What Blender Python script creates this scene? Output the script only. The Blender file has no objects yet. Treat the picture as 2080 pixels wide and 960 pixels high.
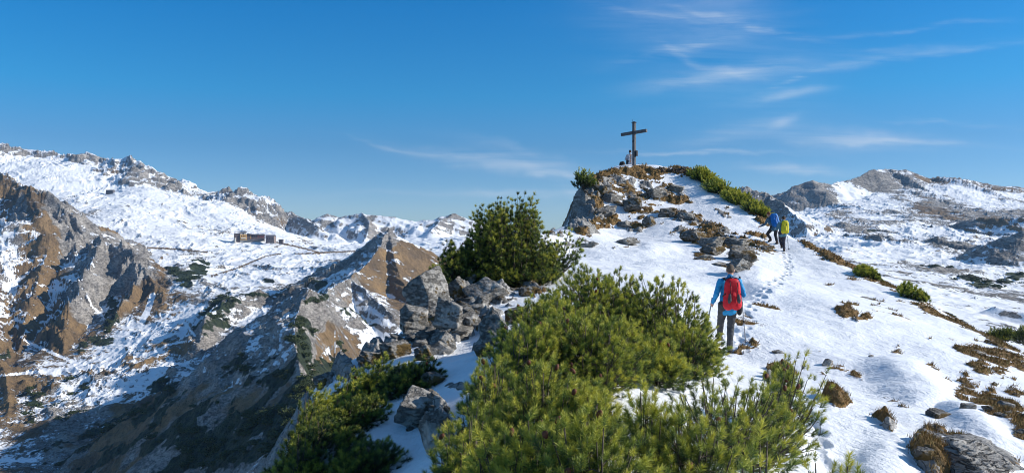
import bpy, bmesh, math, random
import numpy as np
from mathutils import Vector, Matrix
random.seed(7)
RNG = np.random.RandomState(7)
F = 1632.0            # focal length in photo pixels (photo 2080 wide)
CX, CY = 1040.0, 480.0
scene = bpy.context.scene
COL = scene.collection

def P(px, py, d):
    return np.array([(px-CX)/F*d, d, (CY-py)/F*d])

# ------------------------------------------------------------------ noise
_perm = np.random.RandomState(11).permutation(4096).astype(np.int32)
_perm = np.concatenate([_perm, _perm])
_ga = np.random.RandomState(5).rand(4096)*2*np.pi
_gx = np.cos(_ga).astype(np.float32); _gy = np.sin(_ga).astype(np.float32)
def perlin(x, y, seed=0):
    x = np.asarray(x, dtype=np.float64); y = np.asarray(y, dtype=np.float64)
    xi = np.floor(x); yi = np.floor(y)
    xf = (x-xi).astype(np.float32); yf = (y-yi).astype(np.float32)
    X = (xi.astype(np.int64) + seed*131) & 4095; Y = (yi.astype(np.int64) + seed*57) & 4095
    X1 = (X+1) & 4095; Y1 = (Y+1) & 4095
    u = xf*xf*xf*(xf*(xf*6-15)+10); v = yf*yf*yf*(yf*(yf*6-15)+10)
    pa = _perm[X]; pb = _perm[X1]
    def g(p, yy, fx, fy):
        h = _perm[p+yy]
        return _gx[h]*fx + _gy[h]*fy
    n00 = g(pa, Y, xf, yf); n10 = g(pb, Y, xf-1, yf)
    n01 = g(pa, Y1, xf, yf-1); n11 = g(pb, Y1, xf-1, yf-1)
    a = n00+u*(n10-n00); b = n01+u*(n11-n01)
    return (a+v*(b-a))*1.5
def fbm(x, y, scale, octv=4, seed=0, gain=.5):
    s = 0; a = 1.; t = 0.; f = 1./scale
    for i in range(octv):
        s = s + a*perlin(x*f, y*f, seed+i*3); t += a; a *= gain; f *= 2.03
    return s/t
def ridged(x, y, scale, octv=4, seed=0, gain=.5):
    s = 0; a = 1.; t = 0.; f = 1./scale; w = 1.
    for i in range(octv):
        n = 1-np.abs(perlin(x*f, y*f, seed+i*5))*1.6
        n = np.clip(n, 0, 1)**2
        s = s + a*n*w; w = np.clip(n*1.6, 0, 1); t += a; a *= gain; f *= 2.05
    return s/t
def sstep(a, b, x):
    t = np.clip((x-a)/(b-a), 0, 1); return t*t*(3-2*t)

class TPS:
    def __init__(self, pts, vals, lam=1e-4):
        p = np.array(pts, float); n = len(p)
        self.p = p
        d2 = ((p[:, None]-p[None])**2).sum(-1)
        K = 0.5*d2*np.log(d2+1e-12) + np.eye(n)*lam
        A = np.zeros((n+3, n+3)); A[:n, :n] = K
        A[:n, n] = 1; A[:n, n+1:] = p; A[n, :n] = 1; A[n+1:, :n] = p.T
        b = np.zeros(n+3); b[:n] = vals
        self.w = np.linalg.solve(A, b)
    def __call__(self, a, b):
        a = np.asarray(a, float); b = np.asarray(b, float)
        out = self.w[-3] + self.w[-2]*a + self.w[-1]*b
        a = a.astype(np.float32); b = b.astype(np.float32)
        for i in range(len(self.p)):
            d2 = (a-self.p[i, 0])**2 + (b-self.p[i, 1])**2
            out = out + self.w[i]*0.5*d2*np.log(d2+1e-12)
        return out

class Cached:
    """a smooth function sampled once on a fine grid and read back by cubic-free interpolation"""
    def __init__(self, fn, x0, x1, nx, y0, y1, ny):
        self.a = (x0, x1, nx, y0, y1, ny)
        X, Y = np.meshgrid(np.linspace(x0, x1, nx), np.linspace(y0, y1, ny))
        self.g = fn(X.ravel(), Y.ravel()).reshape(ny, nx)
    def __call__(self, x, y):
        x0, x1, nx, y0, y1, ny = self.a
        fx = np.clip((x-x0)/(x1-x0)*(nx-1), 0, nx-1.001); fy = np.clip((y-y0)/(y1-y0)*(ny-1), 0, ny-1.001)
        ix = fx.astype(np.int32); iy = fy.astype(np.int32); fx = fx-ix; fy = fy-iy
        g = self.g
        return (g[iy, ix]*(1-fx)+g[iy, ix+1]*fx)*(1-fy)+(g[iy+1, ix]*(1-fx)+g[iy+1, ix+1]*fx)*fy

def paint(px, py, spots):
    """sum of soft ellipses: (px, py, rx, ry, angle, amount)"""
    s = np.zeros_like(px)
    for (x, y, rx, ry, ang, am) in spots:
        c, n = math.cos(math.radians(ang)), math.sin(math.radians(ang))
        m = (np.abs(px-x) < 2.2*max(rx, ry)) & (np.abs(py-y) < 2.2*max(rx, ry))
        if not m.any(): continue
        dx = px[m]-x; dy = py[m]-y
        q = ((dx*c+dy*n)/rx)**2 + ((-dx*n+dy*c)/ry)**2
        s[m] = np.maximum(s[m], am*np.exp(-q**1.5)) if am > 0 else s[m]+am*np.exp(-q**1.5)
    return s

# ------------------------------------------------------------------ mesh and object helpers
def raw_mesh(name, verts, faces, smooth=True):
    """verts (n,3), faces (m,k) arrays"""
    me = bpy.data.meshes.new(name)
    verts = np.asarray(verts, dtype=np.float32); faces = np.asarray(faces, dtype=np.int32)
    me.vertices.add(len(verts)); me.vertices.foreach_set('co', verts.ravel())
    k = faces.shape[1]
    me.loops.add(faces.size); me.loops.foreach_set('vertex_index', faces.ravel())
    me.polygons.add(len(faces))
    me.polygons.foreach_set('loop_start', np.arange(0, faces.size, k, dtype=np.int32))
    me.polygons.foreach_set('use_smooth', np.full(len(faces), smooth))
    me.update(calc_edges=True)
    return me
def attr(me, name, vals):
    a = me.attributes.new(name, 'FLOAT', 'POINT'); a.data.foreach_set('value', np.asarray(vals, dtype=np.float32).ravel())
def grid_faces(nr, nc):
    i = np.arange(nr*nc).reshape(nr, nc)
    return np.stack([i[:-1, :-1], i[:-1, 1:], i[1:, 1:], i[1:, :-1]], -1).reshape(-1, 4)
def link(name, me, mat=None, parent=None, loc=None):
    o = bpy.data.objects.new(name, me); COL.objects.link(o)
    if mat is not None: me.materials.append(mat)
    if parent is not None: o.parent = parent
    if loc is not None: o.location = loc
    return o
def tag(o, label=None, cat=None, group=None, kind=None):
    if label: o['label'] = label
    if cat: o['category'] = cat
    if group: o['group'] = group
    if kind: o['kind'] = kind
    return o
def thing(name, loc, label, cat, group=None, rz=0):
    o = bpy.data.objects.new(name, None); COL.objects.link(o)
    o.location = loc; o.rotation_euler = (0, 0, rz); o.empty_display_size = .2
    return tag(o, label, cat, group)

# ------------------------------------------------------------------ materials
class NT:
    def __init__(self, name):
        self.m = bpy.data.materials.new(name); self.m.use_nodes = True
        self.t = self.m.node_tree; self.t.nodes.clear()
        self.out = self.t.nodes.new('ShaderNodeOutputMaterial')
        self.b = self.t.nodes.new('ShaderNodeBsdfPrincipled')
        self.t.links.new(self.b.outputs[0], self.out.inputs[0])
        self.b.inputs['Specular IOR Level'].default_value = .3
    def n(self, typ, **kw):
        o = self.t.nodes.new(typ)
        for k, v in kw.items():
            if k.startswith('i_'): o.inputs[k[2:].replace('_', ' ')].default_value = v
            else: setattr(o, k, v)
        return o
    def l(self, a, b): self.t.links.new(a, b)
    def coord(self, scale=(1, 1, 1), rot=(0, 0, 0), kind='Object'):
        if kind == 'World':
            c = self.n('ShaderNodeNewGeometry').outputs['Position']
        else: c = self.n('ShaderNodeTexCoord').outputs[kind]
        mp = self.n('ShaderNodeMapping'); mp.inputs['Scale'].default_value = scale; mp.inputs['Rotation'].default_value = rot
        self.l(c, mp.inputs[0]); return mp.outputs[0]
    def noise(self, scale, detail=4, vec=None, rough=.55):
        o = self.n('ShaderNodeTexNoise'); o.inputs['Scale'].default_value = scale
        o.inputs['Detail'].default_value = detail; o.inputs['Roughness'].default_value = rough
        if vec is not None: self.l(vec, o.inputs['Vector'])
        return o.outputs['Fac']
    def vor(self, scale, vec=None, feature='F1', out='Distance'):
        o = self.n('ShaderNodeTexVoronoi'); o.feature = feature; o.inputs['Scale'].default_value = scale
        if vec is not None: self.l(vec, o.inputs['Vector'])
        return o.outputs[out]
    def ramp(self, fac, stops):
        o = self.n('ShaderNodeValToRGB'); r = o.color_ramp
        while len(r.elements) < len(stops): r.elements.new(.5)
        for e, (p, c) in zip(r.elements, stops):
            e.position = p; e.color = tuple(c)+(1,) if len(c) == 3 else c
        self.l(fac, o.inputs[0]); return o.outputs[0]
    def math(self, op, a, b=None, c=None, clamp=False):
        o = self.n('ShaderNodeMath'); o.operation = op; o.use_clamp = clamp
        for i, v in enumerate((a, b, c)):
            if v is None: continue
            if isinstance(v, (int, float)): o.inputs[i].default_value = v
            else: self.l(v, o.inputs[i])
        return o.outputs[0]
    def mix(self, fac, a, b, blend='MIX'):
        o = self.n('ShaderNodeMix'); o.data_type = 'RGBA'; o.blend_type = blend
        for i, v in ((0, fac), (6, a), (7, b)):
            if isinstance(v, (int, float)): o.inputs[i].default_value = v
            elif isinstance(v, tuple): o.inputs[i].default_value = v if len(v) == 4 else v+(1,)
            else: self.l(v, o.inputs[i])
        return o.outputs[2]
    def attr(self, name):
        o = self.n('ShaderNodeAttribute'); o.attribute_name = name; return o.outputs['Fac']
    def base(self, c):
        if isinstance(c, tuple): self.b.inputs['Base Color'].default_value = c+(1,)
        else: self.l(c, self.b.inputs['Base Color'])
    def rough(self, r):
        if isinstance(r, (int, float)): self.b.inputs['Roughness'].default_value = r
        else: self.l(r, self.b.inputs['Roughness'])
    def bump(self, h, strength=.4, dist=.05, normal=None):
        o = self.n('ShaderNodeBump'); o.inputs['Strength'].default_value = strength; o.inputs['Distance'].default_value = dist
        self.l(h, o.inputs['Height'])
        if normal is not None: self.l(normal, o.inputs['Normal'])
        self.l(o.outputs[0], self.b.inputs['Normal']); return o.outputs[0]

SNOW = (.83, .835, .845)
def edge(nt, a, n, w=.5, lo=.46, hi=.54):
    """sharp mask from attribute a broken up by noise n"""
    s = nt.math('MULTIPLY_ADD', n, w, -w*.5)
    s = nt.math('ADD', a, s)
    o = nt.n('ShaderNodeMapRange'); o.inputs[1].default_value = lo; o.inputs[2].default_value = hi
    nt.l(s, o.inputs[0]); return o.outputs[0]
def rock_colour(nt, v, s, tint=(1, 1, 1)):
    tint = tuple(t*1.12 for t in tint)
    n = nt.noise(.8*s, 5, v); n2 = nt.noise(6*s, 4, v)
    c = nt.ramp(n, [(.3, (.16*tint[0], .155*tint[1], .15*tint[2])), (.5, (.27*tint[0], .26*tint[1], .245*tint[2])), (.72, (.42*tint[0], .405*tint[1], .38*tint[2]))])
    c2 = nt.ramp(n2, [(.32, (.55, .54, .53)), (.55, (1, 1, 1))])
    c = nt.mix(.8, c, c2, 'MULTIPLY')
    return c
def near_mat():
    nt = NT('snow_rock_and_grass'); v = nt.coord()
    fine = nt.noise(9, 5, v)
    isrock = edge(nt, nt.attr('cover'), fine, .45)
    isgrass = edge(nt, nt.attr('grass'), nt.noise(7, 4, v), .8)
    rock = rock_colour(nt, v, 1.6)
    crack = nt.vor(4.5, nt.coord((1, 1, 2.2), (.5, .3, .2)), 'DISTANCE_TO_EDGE')
    rock = nt.mix(nt.math('SUBTRACT', 1, nt.ramp(crack, [(0, (0, 0, 0)), (.05, (1, 1, 1))])), rock, (.05, .048, .045))
    grass = nt.ramp(nt.noise(5, 5, v), [(.3, (.06, .045, .02)), (.5, (.17, .10, .035)), (.7, (.28, .16, .05))])
    ground = nt.mix(isgrass, rock, grass)
    nt.base(nt.mix(isrock, SNOW, ground))
    nt.rough(nt.math('MULTIPLY_ADD', isrock, .35, .5))
    sn = nt.math('ADD', nt.math('MULTIPLY', nt.noise(2.2, 6, v, .6), 1.6), nt.math('MULTIPLY', nt.noise(14, 4, nt.coord((1, .6, 1)), .65), .45))
    rn = nt.math('ADD', nt.math('MULTIPLY', nt.noise(5, 6, v, .65), 2.2), nt.math('MULTIPLY', crack, 1.2))
    h = nt.n('ShaderNodeMix'); h.data_type = 'FLOAT'; nt.l(isrock, h.inputs[0]); nt.l(sn, h.inputs[2]); nt.l(rn, h.inputs[3])
    nt.bump(h.outputs[0], .75, .07)
    return nt.m
def far_mat():
    nt = NT('mountain_snow_rock'); v = nt.coord()
    fine = nt.mix(.5, nt.noise(.14, 6, v, .65), nt.noise(.5, 4, nt.coord((1, .6, 1.6), (.3, 0, .5)), .65))
    isrock = edge(nt, nt.attr('cover'), nt.math('MULTIPLY_ADD', fine, 1.9, -.45), .85, .44, .56)
    isgrass = edge(nt, nt.attr('grass'), nt.noise(.05, 6, v, .62), .9, .45, .55)
    ispine = edge(nt, nt.attr('pine'), nt.noise(.09, 5, v, .6), .7, .48, .52)
    rock = rock_colour(nt, nt.coord((1, 1, 1.8), (.4, .5, .3)), .05, (1.32, 1.26, 1.20))
    grass = nt.ramp(nt.noise(.03, 6, v), [(.3, (.11, .08, .052)), (.5, (.22, .145, .072)), (.7, (.32, .21, .10))])
    pine = nt.ramp(nt.noise(.35, 5, v, .7), [(.38, (.010, .019, .010)), (.62, (.048, .064, .024))])
    rock = nt.mix(.75, rock, nt.ramp(nt.noise(.8, 5, v, .7), [(.36, (.42, .41, .40)), (.5, (.9, .9, .9)), (.64, (1.25, 1.23, 1.2))]), 'MULTIPLY')
    jn = nt.ramp(nt.noise(.16, 6, nt.coord((.5, .5, 2.0), (.6, .45, .3)), .7), [(.455, (1, 1, 1)), (.48, (.22, .21, .2)), (.50, (.22, .21, .2)), (.525, (1, 1, 1))])
    rock = nt.mix(.8, rock, jn, 'MULTIPLY')
    grass = nt.mix(.7, grass, nt.ramp(nt.noise(.5, 5, nt.coord((1, 1, .5)), .7), [(.36, (.5, .5, .5)), (.6, (1.15, 1.12, 1.1))]), 'MULTIPLY')
    ground = nt.mix(isgrass, rock, grass)
    c = nt.mix(isrock, SNOW, ground)
    c = nt.mix(ispine, c, pine)
    nt.base(c); nt.rough(.8)
    hh = nt.math('MULTIPLY', nt.noise(.12, 8, v, .68), nt.math('MULTIPLY_ADD', isrock, 1.5, .25))
    strat = nt.math('MULTIPLY', nt.noise(.35, 5, nt.coord((.25, .25, 2.2), (.5, .35, .2)), .65), nt.math('MULTIPLY', isrock, .5))
    nt.bump(nt.math('ADD', hh, strat), .9, 4.0)
    return nt.m
# ------------------------------------------------------------------ near ridge (the ground we stand on)
near_pts = [  # px, py, depth: visible surface
 (1600,960,6.8),(1750,960,7.6),(1900,960,7.6),(2080,960,8.0),(1700,800,11.5),(1950,850,11),(2080,860,10.5),(1950,760,16),(2080,790,15.5),
 (1480,712,16.6),(1560,700,17.2),(1700,620,22),(1800,700,18.5),(1590,560,30),(1592,511,37),(1575,490,39),
 (1648,499,38),(1750,551,34),(1850,601,30),(1950,656,26),(2080,716,22),
 (1700,560,32),(1850,640,25),(2000,715,20),
 (1160,515,31),(1200,520,30),(1300,560,25),(1400,590,21.5),(1420,640,18.6),(1500,560,27),(1500,600,24),(1330,520,31),
 (1170,478,40),(1250,485,39),(1350,490,37),(1450,500,35),(1530,520,34),
 # knob
 (1287,338,50),(1230,350,48.5),(1340,339,50),(1400,350,50),(1460,388,48),(1500,412,46),(1540,437,44),(1600,482,40),
 (1240,420,44.5),(1300,400,46),(1380,400,46.5),(1250,460,42),(1350,440,43),(1450,450,42),(1500,470,40),(1200,372,47),(1215,440,43),
 # left side
 (1130,470,36),(1080,480,32),(1100,560,23),(1020,585,21.5),(930,585,21.5),(1000,615,18.5),(1080,610,18.5),
 (880,620,20.2),(838,665,18.8),(785,705,17.4),(705,745,16.2),(650,778,15.2),
 (950,700,14.3),(900,735,13),(880,800,11),(800,850,10.4),(750,850,10.8),(700,880,10.6),(620,960,9.6),(800,930,9.2),(880,940,8.2),
 (1290,860,7.6),(1350,880,7.2),
]
near_xyz = [P(*p) for p in near_pts]
near_xyz += [np.array(q, float) for q in [
 # unseen: under the big pines, behind crests, off frame
 (.6,12,-1.6),(1.6,13,-1.6),(2.8,12,-1.95),(.7,6,-1.6),(1.2,9,-1.6),(2.6,9,-2.0),(.3,9,-1.65),(0,4,-1.65),(0,1,-1.62),(0,-3,-1.6),(-3,-3,-3.6),(3,-3,-2.1),(8,-3,-4),
 (2.6,4,-1.95),(5,4,-2.5),(-1.2,4,-2.2),(-2.6,5,-3.1),(-3.5,7,-3.9),(10,8,-4.2),(11,12,-3.9),(14,14,-4.6),(18,20,-6.3),(19,26,-6.4),(19.5,34,-6.0),(18.5,42,-5.2),(19,50,-5.5),
 (-3.7,9.6,-5.6),(-3.3,8,-5.0),(-4.5,12.5,-6.2),(-2.9,6.5,-4.2),(-5.2,22,-5.5),(-5.6,18,-6.0),(-6.2,14,-6.2),(-6.4,11,-6.6),(-3.0,27,-3.6),(-1.2,32,-2.4),(1.0,38,-2.2),(1.6,44,-2.6),(2.4,50,-1.0),(3,55,-2),
 (-10,20,-12),(-10,12,-11.5),(-9,32,-12),(-5,42,-11),(-3,52,-11),
 (9,55,3.2),(12,55,2.3),(6,56,2.4),(15,54,-.6),(9,62,-3),(14,63,-4),(5,63,-4),(9,75,-18),(18,70,-13),(0,70,-14),
 (26,30,-13),(26,45,-12),(25,15,-10),(16,5,-8)]]
near_xyz = np.array(near_xyz)
SY = .55
_near = TPS(np.stack([near_xyz[:, 0], near_xyz[:, 1]*SY], 1), near_xyz[:, 2], 2e-2)
_nearc = Cached(_near, -42, 52, 480, -12*SY, 100*SY, 560)
def near_base(x, y):
    z = _nearc(x, y*SY)
    out = np.maximum(np.maximum(-9-x, x-24), np.maximum(y-68, -4-y))      # beyond the control points fall away steadily
    cap = -10 - 1.0*np.maximum(out, 0)
    return np.where(out > 0, np.minimum(z, cap), z)

near_rocky = [ (1290,395,95,52,12,.80),(1400,455,80,40,25,.76),
 # px,py,rx,ry,angle,amount  : where rock and turf push through the snow
 # knob
 (1192,418,40,74,10,1.7),(1235,370,60,30,-15,1.1),(1290,352,70,18,0,1.05),(1390,352,60,12,5,1.1),(1330,378,70,26,15,1.0),(1250,400,55,30,10,.95),
 (1310,430,42,22,15,.85),(1240,450,60,14,-20,1.0),(1290,460,30,16,0,.9),(1390,440,60,14,15,.95),(1372,402,44,18,15,1.0),(1450,470,60,20,22,1.0),(1500,505,50,24,15,1.15),(1430,490,32,22,25,1.05),
 (1505,525,40,15,5,1.2),(1535,478,34,9,20,.85),(1555,505,40,12,25,.95),(1500,540,24,16,0,1.0),(1415,440,20,8,10,.8),(1460,420,40,10,40,.75),(1540,440,60,10,37,.9),
 (1430,520,36,7,20,.9),(1470,540,26,6,25,.8),(1365,475,14,7,0,.85),(1280,495,26,10,0,.85),(1190,495,34,9,-5,.85),(1250,500,10,5,0,.8),(1350,395,20,10,0,.9),
 (1340,455,16,6,0,.7),(1150,495,30,8,0,.8),
 # right brink
 (1640,497,40,8,30,1.0),(1690,520,50,11,30,1.1),(1750,550,54,12,30,1.1),(1820,590,54,12,30,1.1),(1880,622,54,11,30,1.1),(1950,655,54,10,30,1.0),(2020,690,50,9,28,1.0),
 (1690,575,10,5,30,.8),(1700,545,9,5,30,.8),(1670,530,14,5,35,.7),(1740,585,12,4,35,.7),(1730,565,16,6,30,.8),
 # slope patches
 (1720,628,18,17,35,1.05),(1752,640,10,8,0,1.00),(1780,617,6,5,0,0.90),(1788,630,9,3,35,0.85),(1832,648,9,3,30,0.85),(1695,673,9,6,40,0.90),(1885,688,5,3,0,0.85),
 (1812,690,6,5,30,0.85),(1826,712,14,6,45,0.95),(1773,720,13,7,20,0.90),(1582,715,17,9,10,0.95),(1628,725,8,6,0,0.85),
 (1525,694,15,8,10,1.00),(1530,712,17,9,-10,0.95),(1516,714,24,6,-10,0.90),(1620,690,28,6,30,0.90),(1668,720,15,10,35,1.05),(1700,745,30,13,38,1.10),(1740,765,39,10,30,1.05),(1672,765,19,8,35,1.00),
 (1584,755,29,30,10,1.15),(1700,808,29,24,20,1.15),(1812,752,29,23,0,1.17),(1797,857,18,23,-20,1.10),
 (1835,822,48,10,18,1.05),(1910,838,27,18,10,1.17),(1885,900,39,41,30,1.17),(1985,925,99,57,25,1.17),(1905,940,54,46,30,1.17),
 (1970,715,39,23,30,1.10),(2040,725,65,18,12,1.10),(1990,745,32,14,30,1.05),(2035,755,24,12,30,0.95),(1895,747,13,6,35,0.95),(1960,760,10,6,0,0.95),(1958,777,11,9,30,1.00),(1980,778,6,6,0,0.90),
 (2018,790,13,9,40,1.00),(1920,775,19,6,30,0.95),(1955,805,32,16,25,1.10),(1990,822,26,14,20,1.10),(2040,830,65,30,25,1.15),(2070,800,32,14,30,1.00),(2075,870,43,30,25,1.15),(2010,850,32,12,20,1.10),(2060,770,15,7,30,0.90),
 (1660,890,11,5,20,0.70),
 # left side
 (585,900,46,110,22,1.3),(560,960,40,60,0,1.3),(610,830,40,50,0,1.1),
 (880,620,60,46,-40,1.4),(935,590,40,30,0,1.3),(1000,595,46,22,0,1.3),(1075,585,50,13,0,1.0),(960,635,44,16,-20,1.2),(1000,660,26,30,0,1.3),(1040,628,26,10,-20,.9),
 (850,680,30,24,-30,1.2),(905,680,40,24,-30,1.35),(945,665,30,16,-20,1.2),(800,718,40,22,-30,1.3),(760,728,34,22,-20,1.3),(700,755,30,20,-20,1.2),(655,778,26,12,-20,1.1),
 (980,710,24,12,0,1.1),(865,785,32,14,-10,1.15),(905,770,14,14,0,.9),(820,775,55,26,10,1.15),(845,850,40,36,-45,1.3),(890,870,34,60,0,1.3),(780,790,46,32,20,1.1),
 (800,906,14,8,0,.85),(740,940,60,34,0,1.2),(650,880,80,70,0,.8),(640,960,60,60,0,1.3),(700,810,40,26,0,.9),(930,790,26,20,0,.9),(820,952,6,3,0,.8),
 (1110,470,40,10,20,.9),(1130,555,34,8,0,.9),
]
near_drifts = [ # mounds and hollows in the snow
 (1850,778,80,42,25,.24),(1975,862,80,24,25,.16),(1545,595,42,22,10,.16),(1530,560,40,16,0,.16),(1250,560,90,16,5,.12),(1350,545,70,12,0,.10),(1500,640,30,20,0,-.05),
 (1620,900,60,40,40,.10),(1660,860,70,8,40,-.10),(1800,960,60,60,0,.12),(1335,505,40,14,0,.15),(800,745,60,14,-20,.18),
]
trail = [(1484,722,16.4),(1500,690,17.6),(1520,640,20.4),(1545,610,23.4),(1578,585,26.8),(1596,560,30),(1601,535,33.5),(1594,513,36.8)]
_pr = []
for a, b in zip(trail[:-1], trail[1:]):
    A = P(*a); B = P(*b); n = max(2, int(np.linalg.norm(B-A)/.26))
    for i in range(n):
        q = A+(B-A)*i/n
        _pr.append((q[0]+(.12 if i % 2 else -.10)+random.uniform(-.07, .07), q[1]+random.uniform(-.12, .12), .07+random.random()*.045, .04+random.random()*.06))
for t in np.linspace(0, 1, 16):     # trodden groove at lower right of the pines
    a = P(1590, 850, 10.2); b = P(1690, 930, 7.4); q = a+(b-a)*t
    _pr.append((q[0]+random.uniform(-.08, .08), q[1]+random.uniform(-.1, .1), .12+random.random()*.08, .09))
def near_surface(x, y, full=True):
    """ground height plus rock cover and grass fields at (x, y)"""
    zb = near_base(x, y)
    yy = np.maximum(y, .5)
    wx = x+.12*yy/15*perlin(x*1.3, y*1.1, 3); 
    px = CX+F*wx/yy; py = CY-F*zb/yy
    pxu = px.copy(); pyu = py.copy()
    jit = np.clip(yy/18, .4, 2.5)
    px = px+fbm(x, y, .55, 4, 21, .65)*26/jit**.6; py = py+fbm(x, y, .5, 4, 31, .65)*17/jit**.6
    front = y > 3
    pr = np.where(front, paint(px, py, near_rocky), 0)
    tf = perlin(x*.55+y*.5, y*.42-x*.25, 121)+.5*perlin(x*1.4+y*.9, y*1.0, 122)
    pr = np.maximum(pr, sstep(.52, .85, tf+.28*sstep(6, 13, x)-.12)*.97*sstep(3.6, 6.5, x)*sstep(33, 28, y)*sstep(6.5, 8, y))
    out = np.maximum(np.maximum(-5.2-x, x-15.5), np.maximum(y-56, 0))
    left = sstep(-1.6, -3.6, x-.0*y)*sstep(30, 20, y)
    pr = np.maximum(pr, sstep(0, 2.5, out)*.95)
    dr = np.where(front, paint(pxu, pyu, near_drifts), 0)
    # rock surface
    rx = x+.25*perlin(x*.9, y*.9, 61); ry = y+.25*perlin(x*.9, y*.9, 62)
    def billow(a_, b_, sc_, o_, sd_):
        q = 0; am = 1.; tt = 0.; f_ = 1/sc_
        for i in range(o_):
            q = q+am*np.minimum(np.abs(perlin(a_*f_, b_*f_, sd_+i*7))*1.9, 1); tt += am; am *= .5; f_ *= 2.1
        return q/tt
    slope_side = sstep(3.5, 5.5, x)*sstep(38, 33, y)          # turf patches of the open slope lie nearly flush
    slope_side = np.maximum(slope_side*sstep(1.36, 1.22, pr), .7*sstep(13, 14.5, x))
    A = .50*(1-slope_side)+.11*slope_side
    rd = billow(rx, ry, 1.5, 4, 41)*.45 + ridged(rx+.2*y, ry, 1.1, 4, 49)*.35 + billow(rx+.3*y, ry, .5, 3, 47)*.2 - .37
    strata = (perlin(x*.7+zb*2.6+y*.3, y*.5, 77))*.12
    r = zb + (rd+strata*(1-slope_side))*A*np.clip(.45+yy/50, .5, 1.2)*np.clip(pr*1.1, .3, 1.5) + (pr-.78)*(.40-.25*slope_side)
    # snow surface
    s = zb + .10*fbm(x, y, 2.6, 3, 51)*np.clip(yy/10, .5, 1.4) + .015*fbm(x, y, .5, 3, 55) + dr
    s = s + .05*np.clip(ridged(x*.6+y*.3, y*1.2, 1.8, 3, 58)-.45, 0, 1)
    s = np.where(pr > 1.2, s-(pr-1.2)*.8, s)
    k = np.zeros_like(s)
    for (qx, qy, w, dp) in _pr:
        m = (np.abs(x-qx) < .5) & (np.abs(y-qy) < .6)
        if m.any():
            q = ((x[m]-qx)/w)**2+((y[m]-qy)/(w*1.5))**2
            k[m] = np.maximum(k[m], dp*np.exp(-q*q)) - .0
            k[m] -= .006*np.exp(-(np.sqrt(q)-1.6)**2*4)
    s = s-k
    e = .03
    h = np.clip(.5+.5*(r-s)/e, 0, 1)
    z = s*(1-h)+r*h+e*h*(1-h)
    cover = np.clip(.5+(r-s)/.10, 0, 1)
    grass = .40+.9*fbm(x, y, 1.3, 3, 91) + np.where(x > 4, .14, -.12) - .35*sstep(1.15, 1.45, pr) + np.where((x > 6) & (y < 40), .12, 0)
    grass = grass + .5*np.where(front, paint(px, py, [(1300,352,90,16,0,1),(1375,362,60,12,20,1),(1265,440,80,14,-20,.8),(1240,350,50,20,0,.6),(2000,730,90,30,20,1),(1720,628,20,20,0,1),(1690,535,180,10,30,.8),(1850,610,160,14,30,.8),(1584,750,30,30,0,.6),(1075,585,50,14,0,1),(1955,805,60,20,30,.7)]), 0)
    grass = grass - .5*np.where(front, paint(px, py, [(1985,930,90,40,25,1),(1880,895,30,30,0,.3),(1500,525,50,20,0,1)]), 0)
    return z, cover, grass, s
def ground_z(x, y):
    return float(near_surface(np.array([float(x)]), np.array([float(y)]))[0][0])
def snow_z(x, y):
    return float(near_surface(np.array([float(x)]), np.array([float(y)]))[3][0])

def build_near():
    uc = np.concatenate([np.linspace(-2.2, -.72, 90, endpoint=False), np.linspace(-.72, .72, 1500), np.linspace(.72, 2.2, 91)[1:]])
    yd = np.concatenate([np.exp(np.linspace(math.log(.8), math.log(5), 60, endpoint=False)), np.exp(np.linspace(math.log(5), math.log(90), 1150))])
    U, Y = np.meshgrid(uc, yd)
    X = U*Y
    z, cov, gr, s = near_surface(X.ravel(), Y.ravel())
    z = z.reshape(X.shape)
    # steep faces carry no snow
    gy = np.gradient(z, axis=0)/np.gradient(Y, axis=0); gx = np.gradient(z, axis=1)/np.gradient(X, axis=1)
    sl = np.sqrt(gx**2+(gy)**2)
    cov = np.maximum(cov, sstep(1.5, 2.2, sl).ravel()*.9)
    me = raw_mesh('snow_ridge', np.stack([X.ravel(), Y.ravel(), z.ravel()], 1), grid_faces(*X.shape))
    attr(me, 'cover', cov); attr(me, 'grass', gr)
    o = link('snow_ridge', me, NEAR_MAT); tag(o, kind='structure')
    # ground just behind the camera
    xs = np.linspace(-14, 20, 70); ys = np.linspace(-9, .82, 24)
    U2, Y2 = np.meshgrid(xs, ys)
    z2 = near_base(U2.ravel(), Y2.ravel())-.02
    me = raw_mesh('snow_ground', np.stack([U2.ravel(), Y2.ravel(), z2], 1), grid_faces(*U2.shape))
    attr(me, 'cover', np.zeros(U2.size)); attr(me, 'grass', np.zeros(U2.size))
    o = link('snow_ground', me, NEAR_MAT); tag(o, kind='structure')
    return X, Y, z, cov.reshape(X.shape), gr.reshape(X.shape)

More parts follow.
